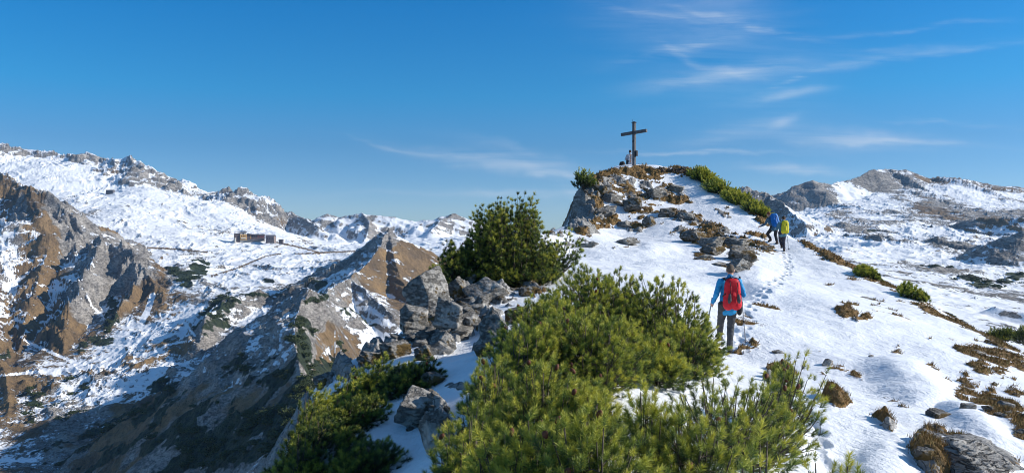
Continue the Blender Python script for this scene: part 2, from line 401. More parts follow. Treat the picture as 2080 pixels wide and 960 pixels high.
# ------------------------------------------------------------------ far terrain
far_pts = [
 (-300,960,420),(0,960,450),(200,960,450),(400,960,440),(600,960,430),(800,900,430),(1000,850,420),(1200,800,420),
 (-300,820,600),(0,840,580),(100,820,600),(300,800,600),(450,850,520),(600,800,550),(800,760,600),
 (0,760,700),(150,745,720),(280,720,720),(400,700,720),(500,690,720),(600,660,760),(750,640,800),(900,600,850),(1100,600,850),
 (0,700,830),(200,660,850),(330,640,850),(450,620,850),(560,600,880),
 (-300,600,1100),(0,560,1100),(200,560,1050),(350,560,1000),(480,545,1050),(600,545,1050),(700,540,1050),(850,530,1100),(1000,520,1100),
 (300,510,1250),(400,500,1300),(500,491,1380),(560,494,1380),(600,503,1350),(700,506,1350),(850,506,1400),(1000,495,1400),
 (0,470,1500),(150,440,1550),(250,420,1650),(350,440,1650),(450,455,1650),(540,465,1600),(640,500,1600),(750,502,1620),(900,496,1620),
 (-300,350,2100),(0,350,2100),(100,350,2100),(222,389,1950),(300,380,2000),(400,410,2000),(480,420,1950),(560,462,1900),
 (-300,300,2400),(0,312,2400),(200,335,2300),(300,368,2250),(400,400,2250),(560,472,2000),(750,482,1950),(950,482,1950),(1100,500,2300),
 (-300,480,3400),(200,480,3400),(600,520,3200),(1000,520,3200),(1400,520,3000),(1800,480,3200),(2300,500,3200),
 (2080,720,220),(2350,760,220),(1950,700,230),(1800,650,260),(1650,600,300),(1500,560,350),(1300,560,400),
 (2080,620,350),(1900,570,420),(1750,540,500),(1620,510,600),(2350,640,350),
 (2080,540,600),(1900,500,750),(1750,480,850),(1620,470,900),(1480,470,900),(2350,540,600),
 (2080,470,1000),(1900,455,1100),(1750,440,1150),(1650,440,1150),
 (2080,430,1300),(1900,420,1350),(1720,410,1400),(1620,430,1400),(2350,440,1300),
 (1650,392,1560),(1760,392,1560),(1850,380,1600),(1950,380,1600),(2080,400,1560),
]
def squeeze(d): return d if d < 1400 or d > 2900 else 1400+(d-1400)*.6
_fa = np.array(far_pts, float)
_fa[:, 2] = [squeeze(d) for d in _fa[:, 2]]
_far0 = TPS(np.stack([(_fa[:, 0]-CX)/F, np.log(_fa[:, 2])*.8], 1), (CY-_fa[:, 1])/F, 2e-4)
_far = Cached(_far0, -.85, .85, 420, math.log(170)*.8, math.log(3700)*.8, 420)
# ridges: list of (polyline of px,py,depth), slope on the near side, slope on the far side, roughness
ridges = [
 ([(-200,262,2450),(-60,300,2400),(0,293,2400),(40,296,2400),(60,306,2400),(95,309,2400),(125,312,2380),(150,310,2380),(185,311,2380),(205,327,2350),(240,319,2300),(262,317,2300),(285,340,2280),(320,352,2260),(350,366,2250),(385,363,2230),(410,384,2220),(447,398,2200)], .52, .9),
 ([(262,318,2300),(300,362,2200),(330,380,2120),(350,400,2060)], .6, .6),
 ([(440,400,2150),(460,375,2120),(472,381,2120),(490,373,2120),(520,387,2120),(545,408,2120),(567,432,2120)], .85, 1.1),
 ([(565,436,2200),(590,427,2150),(620,442,2150),(645,447,2150),(665,432,2150),(690,441,2150),(730,431,2120),(760,436,2120),(800,442,2120),(840,448,2120),(870,447,2120),(920,433,2120),(940,438,2120),(965,455,2120),(1000,472,2120),(1060,480,2200)], .62, .8),
 ([(735,431,2120),(744,440,2040),(750,450,1960),(748,468,1860),(740,490,1740)], .85, .9),
 ([(925,433,2120),(897,446,2040),(876,468,1880)], .75, .8),
 ([(590,428,2150),(618,443,2060),(648,462,1900)], .85, .85),
 ([(1085,486,3000),(1120,470,3000),(1142,462,3000),(1180,474,3000),(1240,480,3000)], .4, .6),
 # massif on the left
 ([(-160,320,1300),(-60,338,1260),(20,360,1220),(60,386,1190),(100,396,1170),(130,426,1150),(160,450,1130),(200,491,1100),(213,479,1060),(238,493,1050),(290,532,990),(330,590,920),(338,640,860)], .95, .75),
 ([(213,479,1060),(192,520,1000),(172,560,940),(150,610,880),(135,660,820),(128,720,770)], .95, 1.05),
 ([(60,386,1190),(85,440,1110),(100,490,1050),(80,560,980),(60,620,900),(45,690,820),(20,760,740)], .66, .8),
 ([(130,426,1150),(150,480,1090),(160,530,1030)], .75, .85),
 ([(-120,420,1150),(-40,520,1000),(-10,640,860),(-5,720,740),(20,800,620),(10,900,520),(-10,960,460)], .75, .9),
 ([(290,532,990),(262,600,900),(225,660,840)], 1.0, 1.0),
 # brown peak and the spur that runs towards us
 ([(960,590,960),(930,560,950),(905,543,940),(880,512,930),(830,490,915),(806,480,905),(790,463,900),(772,499,860),(745,532,800),(712,560,720),(690,572,680),(657,600,610),(625,598,520),(612,606,500),(600,640,470),(598,700,420),(610,760,380),(640,830,320),(640,900,270),(600,980,230)], .70, 1.35),
 ([(790,464,900),(800,520,850),(818,570,800),(850,630,740)], .72, .74),
 ([(712,560,720),(745,590,680),(800,640,630)], .80, .80),
 ([(657,600,610),(620,590,640),(590,600,660)], .9, .9),
 # knoll with pines
 ([(540,588,860),(490,590,830),(455,610,800),(420,640,760),(405,690,700)], .8, .8),
 # right-hand mountains
 ([(1590,418,1500),(1604,392,1500),(1609,378,1500),(1650,367,1500),(1688,374,1500),(1702,367,1550),(1740,362,1600),(1770,346,1650),(1800,341,1700),(1840,343,1700),(1890,360,1700),(1920,358,1680),(1960,362,1650),(2000,372,1650),(2040,380,1620),(2080,390,1600),(2250,425,1600)], .78, .9),
 ([(1805,341,1700),(1850,362,1620),(1900,392,1520),(1940,422,1420)], .75, .75),
 ([(1950,362,1650),(2010,385,1560),(2080,420,1450)], .5, .5),
 ([(1430,400,1000),(1480,386,950),(1512,381,950),(1535,380,940),(1562,391,930),(1592,408,900),(1615,440,860),(1640,462,820)], .85, .85),
 ([(1920,460,1020),(1960,450,1000),(2000,441,980),(2080,434,950),(2300,428,950)], .55, .5),
 ([(1940,545,640),(1985,516,640),(2030,492,620),(2080,472,600),(2250,450,590)], .55, .45),
 ([(1660,470,1000),(1720,462,980),(1780,468,960)], .35, .4),
 ([(1850,508,760),(1905,484,760),(1960,492,740),(2010,515,720)], .4, .5),
 ([(1670,488,800),(1730,472,790),(1790,484,760)], .5, .8),
 ([(1730,566,520),(1800,546,520),(1870,560,500)], .5, .7),
 ([(1870,600,400),(1940,574,400),(2010,596,380)], .5, .7),
 ([(1950,650,300),(2020,620,300),(2090,632,290)], .5, .8),
]
ROUGH = {0:.5,1:.5,2:.7,3:.10,4:.2,5:.14,6:.2,7:.2,8:.62,9:.65,10:.6,11:.6,12:.6,13:.6,14:.12,15:.12,16:.3,17:.4,18:.35,19:.12,20:.22,21:.15,22:.35,23:.2,24:.25,25:.25,26:.25,27:.25,28:.3,29:.3,30:.3}
def far_surface(x, y):
    u = x/y
    zb = _far(u, np.log(y)*.8)*y
    sc = y/1000.*np.where(x > .2*y, .45, 1.)
    wx = x+46*sc*fbm(x, y, 150, 4, 5, .55); wy = y+46*sc*fbm(x, y, 150, 4, 15, .55)
    z = zb.copy()
    rid = np.zeros_like(z); rg = np.where((x > 0) & (y < 1100), .30, .24)
    for ri, (poly, sn, sf) in enumerate(ridges):
        rgh = ROUGH.get(ri, .5)
        pts = np.array([P(p[0], p[1], squeeze(p[2])) for p in poly])
        best = np.full(z.shape, -1e9)
        x0 = pts[:, 0].min()-320; x1 = pts[:, 0].max()+320; y0 = pts[:, 1].min()-420; y1 = pts[:, 1].max()+420
        m = (x > x0) & (x < x1) & (y > y0) & (y < y1)
        if not m.any(): continue
        xm = wx[m]; ym = wy[m]
        xr = x[m]; yr = y[m]
        b = np.full(xm.shape, -1e9)
        for A, B in zip(pts[:-1], pts[1:]):
            d = B-A; L2 = d[0]**2+d[1]**2
            # exact position close to the crest, warped position further down its flanks
            t0 = np.clip(((xr-A[0])*d[0]+(yr-A[1])*d[1])/L2, 0, 1)
            q0 = np.hypot(xr-(A[0]+t0*d[0]), yr-(A[1]+t0*d[1]))
            k = sstep(0, 60, q0)
            xx = xr+(xm-xr)*k; yy_ = yr+(ym-yr)*k
            t = np.clip(((xx-A[0])*d[0]+(yy_-A[1])*d[1])/L2, 0, 1)
            ox = xx-(A[0]+t*d[0]); oy = yy_-(A[1]+t*d[1])
            q = np.hypot(ox, oy)
            side = ox*(-d[1])+oy*d[0]          # which side of the walk along the crest
            h = A[2]+t*d[2] - q*np.where(side > 0, sf, sn)
            b = np.maximum(b, h)
        z_m = z[m]
        e = 6*sc[m]
        h = np.clip(.5+.5*(b-z_m)/e, 0, 1)
        z[m] = z_m*(1-h)+b*h+e*h*(1-h)*.5
        r_m = rid[m]; rid[m] = r_m*(1-h)+h; rg[m] = rg[m]*(1-h)+h*rgh
    rg = np.where((x < -.22*y) & (y < 720), np.maximum(rg, .42), rg)
    amp = rg*1.15
    det = (ridged(wx, wy, 110, 4, 71)-.35)*15 + (ridged(wx+z*.7, wy+z*.3, 38, 4, 81)-.35)*9
    det = det + (ridged(wx+z, wy-z*.4, 11, 3, 87)-.35)*3.2
    strat = perlin((x*.5+z*1.3)/13., y/60., 83)*1.6 + perlin((x*.5+z*1.3)/5., y/40., 84)*.8
    nearf = np.clip((y-150)/450, .35, 1.5)
    zz = z+sstep(700, 1000, y)*(1-rid)*(fbm(x, y, 330, 2, 107)*8+ridged(x, y, 210, 2, 109)*5-3)*sstep(-.12, -.24, x/y)*sstep(2600, 2000, y) + (det*amp+strat*rid)*nearf - 3.2*amp*nearf*0
    return zz, rid, det, strat
far_rock = [(450,570,170,50,0,.30),(560,610,90,40,0,.35),(300,690,200,60,0,.40),(400,500,150,16,5,.25),(650,520,80,16,10,.3),(80,350,60,20,20,.25),(1800,620,160,60,20,.35),(1850,560,150,30,10,.35),(165,325,48,16,5,1),(30,305,45,14,10,.7),(275,350,24,26,40,.9),(205,385,60,10,0,.3),(480,400,34,34,20,1),(340,385,60,22,35,.55),
 (130,440,70,60,40,.75),(240,545,70,60,40,1.2),(180,620,40,60,0,.9),(60,420,30,50,50,.7),(170,470,30,60,30,.8),(20,780,30,60,0,.7),
 (610,446,44,12,38,1.4),(748,462,12,36,0,1.4),(738,437,22,8,0,1.3),(895,452,34,6,-32,.9),(790,474,12,16,0,1.6),(665,436,18,6,0,1.3),(665,438,28,8,0,.8),(790,480,20,18,0,.9),(640,630,30,40,30,.9),(615,780,26,90,10,.9),(730,600,50,12,35,.7),
 (850,440,100,7,0,.6),(920,437,30,6,0,.8),(250,410,25,12,0,.55),(500,460,60,14,10,.45),(400,520,60,10,0,.4),
 (420,800,160,120,-30,.55),(150,880,150,90,-30,.85),(500,900,160,80,-30,.9),(250,900,200,60,-25,.9),(380,900,160,100,-30,.8),(440,680,60,40,0,.9),(300,860,180,60,-25,.7),
 (1655,388,54,24,5,1.6),(1790,374,70,24,15,1.5),(1880,400,70,20,35,.9),(1945,420,90,22,20,.75),(1560,415,60,36,35,.95),(1510,388,50,8,0,.6),(2010,440,90,12,-8,.8),(1930,495,60,12,10,.8),(2050,500,60,24,-20,.7),(1760,470,50,10,10,.8),
 (1830,372,50,12,25,.7),(1990,366,100,6,12,.55),(2060,425,60,10,20,.8),(1700,430,80,18,0,.55),(1850,530,120,20,20,.5),(1950,620,150,60,20,.42),(2050,650,60,50,0,.5),(1850,445,160,16,5,.5)]
far_brown = [(1780,374,60,20,15,.8),(1650,388,50,20,5,.45),(1560,410,40,20,35,.5),(280,720,160,40,-8,.9),(400,690,60,30,-20,.6),(580,600,80,20,0,.3),(90,470,30,110,-15,1.0),(70,560,36,110,10,1.1),(30,780,80,150,0,1.3),(300,610,50,80,0,1.0),(190,700,110,50,0,1.1),(100,700,90,70,0,1.0),(240,620,60,30,0,.8),(250,880,260,100,-20,1.0),(460,840,140,80,-30,.8),(340,650,60,20,40,.7),(260,480,70,12,20,.7),(330,500,60,8,10,.5),
 (835,560,80,60,40,1.5),(840,600,60,40,30,1.3),(690,700,60,30,40,.4),(640,740,40,50,40,.5),(1910,420,100,26,15,.8),(2010,440,90,20,20,.8),(1900,370,70,10,30,.7),(2020,375,90,8,12,.8),(1620,400,50,20,30,.6),
 (350,600,60,60,0,.45),(820,600,60,30,30,1),(920,435,30,6,0,.8),(800,441,60,5,0,.8),(15,400,40,40,50,.5)]
far_pine = [(450,880,190,80,-25,1.0),(320,890,110,50,-20,.8),(200,900,150,60,-10,.62),(560,760,40,60,60,.8),(375,560,42,16,10,.95),(405,548,26,24,0,.95),(350,545,24,10,0,.8),(450,625,50,26,-30,1.0),(430,660,30,30,0,.9),(560,575,50,14,10,.8),(640,575,30,12,0,.8),(540,600,60,10,0,.7),
 (222,650,18,50,5,.95),(200,690,24,16,0,.8),(165,705,30,16,0,.8),(370,700,18,8,-30,.7),(620,700,22,90,-5,1.0),(600,820,60,90,20,1.0),(560,870,70,80,0,1.0),(500,900,90,60,-20,.85),(420,880,80,60,0,.7),
 (720,640,50,16,35,.8),(690,700,34,16,50,.7),(655,606,14,10,0,.9),(625,608,20,8,0,.9),(650,760,30,60,40,.8),(480,760,60,40,-30,.75),(330,790,60,40,-30,.7),(300,860,120,60,-20,.65),(150,790,40,26,0,.7),(60,820,30,60,30,.7),(140,860,60,60,0,.6),
 (400,850,100,60,-20,.6),(5,720,14,12,0,.9),(1770,470,14,10,0,.8),(1990,575,50,14,8,.9),(2050,570,40,12,8,.8),(1900,540,60,12,8,.55),(2040,680,40,8,0,.9),(1850,600,30,8,0,.6),(1960,650,80,20,10,.5),(2060,560,30,10,0,.7),(1960,600,50,10,0,.55)]
far_clear = [(60,480,16,60,15,.7),(180,560,10,50,20,.7),(30,360,50,10,20,.6),(110,600,14,50,10,.5),(15,520,22,110,-8,1.0),(140,560,16,60,20,.8),(10,620,22,40,0,.9),(550,520,90,18,0,1),(300,470,120,20,10,.7),(120,360,150,22,20,.9),(700,480,60,20,0,.8),(600,470,60,14,0,.5),(900,480,60,20,0,.8),(330,440,50,12,0,.6),(1750,395,80,14,0,1.0),(1630,450,50,40,0,.9),(1800,505,90,14,5,.8),(1700,490,80,14,0,.7),(2000,470,80,10,0,.6),(1960,395,80,10,25,.5),(860,480,60,20,30,.7),(500,525,60,12,0,.8),(830,495,40,8,30,1.0),(720,640,70,30,40,.9),(760,700,60,30,40,1),(690,700,40,30,50,.5),(840,680,40,30,0,1)]
roads = [([(0,762),(100,752),(200,744),(225,741),(240,748)],3.0,1),([(190,744),(150,735),(120,722),(70,700),(50,690)],3.0,1),([(340,640),(375,655),(385,668),(395,680)],2.4,1),
 ([(270,725),(310,715),(340,700),(390,690)],2,1),([(176,600),(190,625),(208,640)],2,1),([(310,600),(300,630),(290,650)],6,.9),
 ([(430,560),(480,545),(540,520),(570,515)],1.6,-1),([(560,492),(600,500),(650,513),(720,510)],1.6,-1),([(300,503),(380,507),(420,512)],1.5,-1),([(600,515),(650,514)],1.6,-1)]
def build_far(name, u0, u1, nc, d0, d1, nr, ccut=None):
    uc = np.linspace(u0, u1, nc); yd = np.exp(np.linspace(math.log(d0), math.log(d1), nr))
    U, Y = np.meshgrid(uc, yd); X = U*Y
    x = X.ravel(); y = Y.ravel()
    z, rid, det, strat = far_surface(x, y)
    Z = z.reshape(X.shape)
    gy = np.gradient(Z, axis=0)/np.gradient(Y, axis=0); gx = np.gradient(Z, axis=1)/np.gradient(X, axis=1)
    sl = np.hypot(gx, gy).ravel()
    px = CX+F*x/y; py = CY-F*z/y
    jx = fbm(x, y, 40, 4, 33)*22; jy = fbm(x, y, 40, 4, 37)*16
    PR = paint(px+jx, py+jy, far_rock); PB = paint(px+jx, py+jy, far_brown); PP = paint(px+jx, py+jy, far_pine); PC = paint(px+jx, py+jy, far_clear)
    # dark streaks along the strata
    st = perlin((x*.35+z*1.6)/9., (y+x*.4)/38., 91)*.55+perlin((x*.35+z*1.6)/3.6, (y+x*.4)/17., 92)*.45
    mott = fbm(x, y, 14, 4, 95)
    flat_ = sstep(1.1, .5, sl)
    cov = .22+.42*sstep(.62, 1.35, sl)+.24*PR+.20*PB+(.42*st+.34*mott)*(1-.42*flat_) - .24*PC + .34*fbm(x, y, 120, 3, 103)*flat_ + .06*det/4 + .10*rid
    cov = np.where(y < 700, cov+.10*sstep(700, 350, y)*sstep(640, 600, px), cov)
    cov = cov-.20*PC*sstep(.9, .5, sl)
    cov = cov+np.where((x > 0) & (y < 1300), .09, .045)*(1-PC)+.10*(x > 0)*np.clip(fbm(x, y, 55, 3, 131)*2, -1, 1)
    cov = cov-.11*sstep(1500, 1700, y)*(x < .2*y)-.05*((y > 700) & (x < -.35*y))
    gr = .30+.62*PB-.42*PR+.35*fbm(x, y, 60, 3, 97)+np.where(PR < .2, .12, 0)
    pn = .08+.62*PP+.55*fbm(x, y, 22, 4, 99)-.1*PC
    for (poly, w, kind) in roads:
        dm = np.full(px.shape, 1e9)
        for (ax, ay), (bx, by) in zip(poly[:-1], poly[1:]):
            t = np.clip(((px-ax)*(bx-ax)+(py-ay)*(by-ay))/((bx-ax)**2+(by-ay)**2), 0, 1)
            dm = np.minimum(dm, np.hypot(px-ax-t*(bx-ax), py-ay-t*(by-ay)))
        on = (dm < w) & (y > 400) & (y < 2000)
        cov = np.where(on, np.clip(cov*.2+(.05 if kind > 0 else .62), 0, 1), cov); pn = np.where(on, 0, pn)
        if kind < 0: gr = np.where(on, .7, gr)
    Z = Z+((pn > .5)*np.clip(fbm(x, y, 5, 2, 101)+.6, 0, 2)*1.1).reshape(X.shape)*(Y < 1300)
    if ccut is not None: pass
    me = raw_mesh(name, np.stack([x, y, Z.ravel()], 1), grid_faces(*X.shape))
    attr(me, 'cover', np.clip(cov, 0, 1)); attr(me, 'grass', np.clip(gr, 0, 1)); attr(me, 'pine', np.clip(pn, 0, 1))
    o = link(name, me, FAR_MAT); tag(o, kind='structure')
    return x, y, Z.ravel(), pn
def far_z(x, y):
    return float(far_surface(np.array([float(x)]), np.array([float(y)]))[0][0])
NEAR_MAT = near_mat(); FAR_MAT = far_mat()
NEAR = build_near()
FARL = build_far('mountain_range', -.80, .235, 1250, 180, 3600, 1250)
FARR = build_far('mountain_basin', .235, .80, 720, 180, 3600, 1000)

_ux = CX+F*(NEAR[0][0]/NEAR[1][0])
_npy = CY-F*NEAR[2]/NEAR[1]
def hit(px, py):
    """first point of the near ground seen at photo pixel (px, py)"""
    i = int(np.argmin(np.abs(_ux-px))); col = _npy[:, i]
    k = np.where(col <= py)[0]
    k = k[0] if len(k) else int(np.argmin(col))
    return Vector((NEAR[0][k, i], NEAR[1][k, i], NEAR[2][k, i]))
def gz(x, y):
    """ground height straight from the built ridge mesh"""
    i = int(np.argmin(np.abs((_ux-CX)/F-x/y))); k = int(np.argmin(np.abs(NEAR[1][:, i]-y)))
    return float(NEAR[2][k, i])
# ------------------------------------------------------------------ rocks
def rock_mat(name, tint, lichen=.0, k=1.):
    nt = NT(name); v = nt.coord()
    c = rock_colour(nt, v, 2.2*k, tint)
    cr = nt.ramp(nt.noise(2.4*k, 6, nt.coord((1, .8, 2.4), (.6, .5, .2)), .7), [(.44, (1, 1, 1)), (.485, (0, 0, 0)), (.50, (0, 0, 0)), (.54, (1, 1, 1))])
    c = nt.mix(nt.math('MULTIPLY', nt.math('SUBTRACT', 1, cr), .38), c, (.05, .047, .043))
    if lichen > 0:
        g = nt.ramp(nt.noise(2.6, 5, v, .65), [(.62-lichen*.3, (0, 0, 0)), (.68-lichen*.3, (1, 1, 1))])
        c = nt.mix(g, c, (.13, .085, .03))
    nt.base(c); nt.rough(.88)
    nt.bump(nt.math('ADD', nt.math('MULTIPLY', nt.noise(7*k, 7, v, .68), 1.5), nt.math('MULTIPLY', cr, 1.0)), .9, .06/k)
    return nt.m
ROCK = rock_mat('limestone', (1.2, 1.17, 1.12), .08); ROCKD = rock_mat('weathered_limestone', (.98, .95, .90), .38); ROCKL = rock_mat('pale_limestone', (1.25, 1.2, 1.12))
def slab_mat():
    nt = NT('layered_limestone'); v = nt.coord((1.3, 1.3, 7), (.25, -.55, .2))
    c = rock_colour(nt, v, 1.3, (1.2, 1.17, 1.12)); n = nt.noise(1.6, 5, v, .6)
    cr = nt.ramp(n, [(.40, (1, 1, 1)), (.44, (0, 0, 0)), (.47, (1, 1, 1)), (.54, (1, 1, 1)), (.57, (0, 0, 0)), (.60, (1, 1, 1))])
    nt.base(nt.mix(nt.math('MULTIPLY', nt.math('SUBTRACT', 1, cr), .85), c, (.04, .037, .033))); nt.rough(.88)
    nt.bump(nt.math('ADD', nt.math('MULTIPLY', n, 3.0), nt.math('MULTIPLY', cr, .8)), 1., .08); return nt.m
SLAB = slab_mat()
def perlin3(p, seed=0):
    return (perlin(p[:, 0]+p[:, 2]*.71, p[:, 1]-p[:, 2]*.53, seed)+perlin(p[:, 1]+p[:, 0]*.37+9.1, p[:, 2]+p[:, 0]*.61, seed+17))*.6
_ico = {}
def ico(sub):
    if sub not in _ico:
        bm = bmesh.new(); bmesh.ops.create_icosphere(bm, subdivisions=sub, radius=1)
        _ico[sub] = (np.array([v.co[:] for v in bm.verts]), np.array([[v.index for v in f.verts] for f in bm.faces])); bm.free()
    return _ico[sub]
def rock_mesh(name, size, seed, sub=4, planes=11, rough=.07, layered=0.):
    r = np.random.RandomState(seed)
    v, f = ico(sub); v = v.copy()
    q_, _ = np.linalg.qr(r.normal(size=(3, 3))+np.eye(3)*2.2)         # jointed limestone: roughly square blocks with broken corners
    n = np.concatenate([q_, -q_])+r.normal(size=(6, 3))*.13; n = np.concatenate([n, r.normal(size=(planes-5, 3))]); n /= np.linalg.norm(n, axis=1)[:, None]
    h = np.concatenate([r.uniform(.52, .74, 6), r.uniform(.62, .95, planes-5)])
    d = v@n.T
    with np.errstate(divide='ignore'):
        q = np.where(d > .05, h/np.maximum(d, .05), 9)
    q.sort(axis=1)
    rad = np.minimum(q[:, 0], 1.2)
    v = v*rad[:, None]
    o = seed*3.1
    lay = v@q_[2]*4.2+.5*perlin3(v*1.3+o, seed+3); fr = lay-np.floor(lay)
    v = v*(1+rough*(perlin3(v*1.8+o, seed)+.5*perlin3(v*4.2+o, seed+5)+.35*perlin3(v*9+o, seed+9)) - .07*sstep(.80, .97, fr) + .05*(perlin3(np.floor(lay)[:, None]*np.array([3.7, 1.9, 2.3])+v*.3, seed)))[:, None]
    if layered: 
        t = v@np.array([.35, .1, .93]); v = v*(1+layered*(((t*5.3) % 1)-.5))[:, None]
    v = v*np.array(size)*.5
    return raw_mesh(name, v, f)
ROCKS = []
def rock(px, py, w, h, label, seed, mat=None, depth=.9, d=None, rz=None, tilt=.2, group=None, sub=5, sink=.25, layered=0., name='boulder', rough=.08):
    p = hit(px, py+h*.35) if d is None else Vector(P(px, py+h*.35, d))
    s = p.y/F
    sz = (w*s*1.2, w*s*depth*1.1, h*s*1.22)
    me = rock_mesh(name, sz, seed, sub, layered=layered, rough=rough)
    o = link(name, me, mat or ROCK); o.location = (p.x, p.y+sz[1]*.25, p.z+sz[2]*(.5-sink))
    r = random.Random(seed); o.rotation_euler = (r.uniform(-tilt, tilt), r.uniform(-tilt, tilt), rz if rz is not None else r.uniform(-.5, .5))
    tag(o, label, 'rock' if name == 'boulder' else name.replace('_', ' '), group); ROCKS.append(o); return o
G1 = 'boulders on the shaded left flank'
big = [
 (873,600,84,120,'tall grey limestone block on the left brink below the round pine',1.0,ROCK),
 (840,655,62,70,'grey block on the left brink below the tall limestone block',.9,ROCK),
 (912,640,60,76,'grey angular block just right of the tall brink block',.9,ROCK),
 (985,592,92,52,'broad pale rock slab directly under the round pine',1.0,ROCK),
 (930,590,50,52,'dark weathered rock under the left edge of the round pine',.9,ROCKD),
 (1003,668,62,84,'pointed grey boulder with a sunlit tip beside the snow strip',.9,ROCK),
 (1050,640,56,44,'rounded boulder between the pointed boulder and the large pine',.9,ROCKD),
 (1075,592,50,26,'low flat rock on the crest right of the broad slab',1.0,ROCKD),
 (900,700,50,46,'grey block at the upper edge of the long snow strip',.9,ROCK),
 (860,718,44,40,'grey boulder left of the block above the snow strip',.9,ROCKD),
 (955,668,40,34,'small block in the gully left of the pointed boulder',.9,ROCK),
 (800,712,60,46,'blunt grey rock knuckle on the brink above the small sunlit snow cap',1.0,ROCKD),
 (756,732,50,38,'low dark rock at the left end of the brink boulders',1.0,ROCKD),
 (985,712,40,34,'dark boulder half hidden behind the left edge of the large pine',.9,ROCKD),
 (850,838,92,70,'long cracked slab between the snow patch and the large pine',1.0,ROCK),
 (882,880,64,110,'upright pale boulder against the lower left of the large pine',1.0,ROCKL),
 (880,770,40,30,'snow flanked rock above the upright pale boulder',.9,ROCKD),
 (742,930,70,44,'dark rock beneath the lower left pines at the snow patch',1.0,ROCKD),
 (590,950,50,60,'pale rock face at the bottom left under the dark pines',1.0,ROCKL),
 (655,775,46,34,'dark rock beside the sunlit pine top on the left brink',1.0,ROCKD),
]
for i, (px, py, w, h, lab, dp, m) in enumerate(big):
    rock(px, py, w, h, lab, 100+i, m, dp, group=G1)
# the cliff and outcrops of the summit knob
G2 = 'outcrops of the summit knob'
knob = [
 (1192,428,64,122,44.0,'steep grey cliff buttress at the left end of the summit knob',ROCK,1.4,.35),
 (1215,392,50,60,45.5,'upper cliff block under the small pine on the knob',ROCKD,1.2,.35),
 (1225,440,56,64,43.2,'slab at the right foot of the cliff buttress',ROCK,1.2,.35),
 (1172,458,36,50,42.5,'lowest block of the cliff beside the saddle',ROCKD,1.2,.35),
 (1288,420,46,30,None,'brown speckled boulder in the middle of the knob',ROCKD,1.,.25),
 (1376,384,36,24,None,'pale rounded boulder right of the summit turf',ROCKL,1.,.25),
 (1336,395,46,26,None,'grey rock step below the summit turf',ROCK,1.,.25),
 (1245,404,40,24,None,'split block right of the cliff buttress',ROCK,1.,.25),
 (1395,440,44,22,None,'small boulder on the right half of the knob',ROCK,1.,.25),
 (1356,432,44,24,None,'turf capped boulder left of the small boulder',ROCKD,1.,.25),
 (1320,452,30,26,None,'brown rock at the lower middle of the knob',ROCKD,1.,.25),
 (1272,458,40,16,None,'grey rock above the smooth snow of the saddle',ROCK,1.,.25),
 (1412,480,44,24,None,'left rock of the long diagonal outcrop',ROCKD,1.,.25),
 (1450,492,56,28,None,'middle rock of the long diagonal outcrop',ROCK,1.,.25),
 (1500,494,56,24,None,'right end rock of the diagonal outcrop',ROCK,1.,.25),
 (1510,520,70,36,None,'broad overhanging rock below the diagonal outcrop',ROCKD,1.,.25),
 (1452,508,40,28,None,'rock between the diagonal outcrop and the snow hollow',ROCKD,1.,.25),
 (1507,540,46,26,None,'snow topped boulder above the head of the nearest hiker',ROCK,1.,.25),
 (1430,522,34,9,None,'flat stone on the snow left of the snow topped boulder',ROCKL,1.,.3),
 (1462,537,40,8,None,'long flat stone right behind the nearest hiker',ROCKL,1.,.3),
 (1275,492,40,16,None,'low rock in the saddle below the knob',ROCK,1.,.25),
 (1195,498,44,12,None,'low rock ledge at the left of the saddle',ROCKL,1.,.25),
 (1560,505,34,12,None,'ledge of rock below the boots of the yellow pack hiker',ROCKD,1.,.25),
]
for i, (px, py, w, h, d, lab, m, dp, sk) in enumerate(knob):
    rock(px, py, w, h, lab, 200+i, m, dp, d=d, group=G2, sink=sk, rough=.12)
G3 = 'rocks in the sunlit snow slope'
slope = [
 (1992,938,140,76,'large layered grey rock in the lower right corner',SLAB,.05),
 (1885,915,44,30,'mossy rock left of the large layered rock',ROCKD,0),
 (1910,838,42,30,'dark square rock under the snow lip',ROCKD,.05),
 (1683,735,26,20,'light stone at the head of the brown turf band',ROCKL,0),
 (1582,714,24,10,'speckled stone close to the boots of the nearest hiker',ROCKL,0),
 (1970,822,34,20,'grey rock at the lower end of the right turf field',ROCK,.05),
 (2050,820,36,24,'pale rock near the right edge of the photo',ROCKL,.05),
 (1990,716,30,14,'rock among the tawny grass at the upper right',ROCK,0),
 (1772,722,12,7,'tiny stone in smooth snow above the shaded hollow',ROCK,0),
]
for i, (px, py, w, h, lab, m, ly) in enumerate(slope):
    rock(px, py, w, h, lab, 300+i, m, 1., group=G3, sink=.46, layered=ly, tilt=.15)
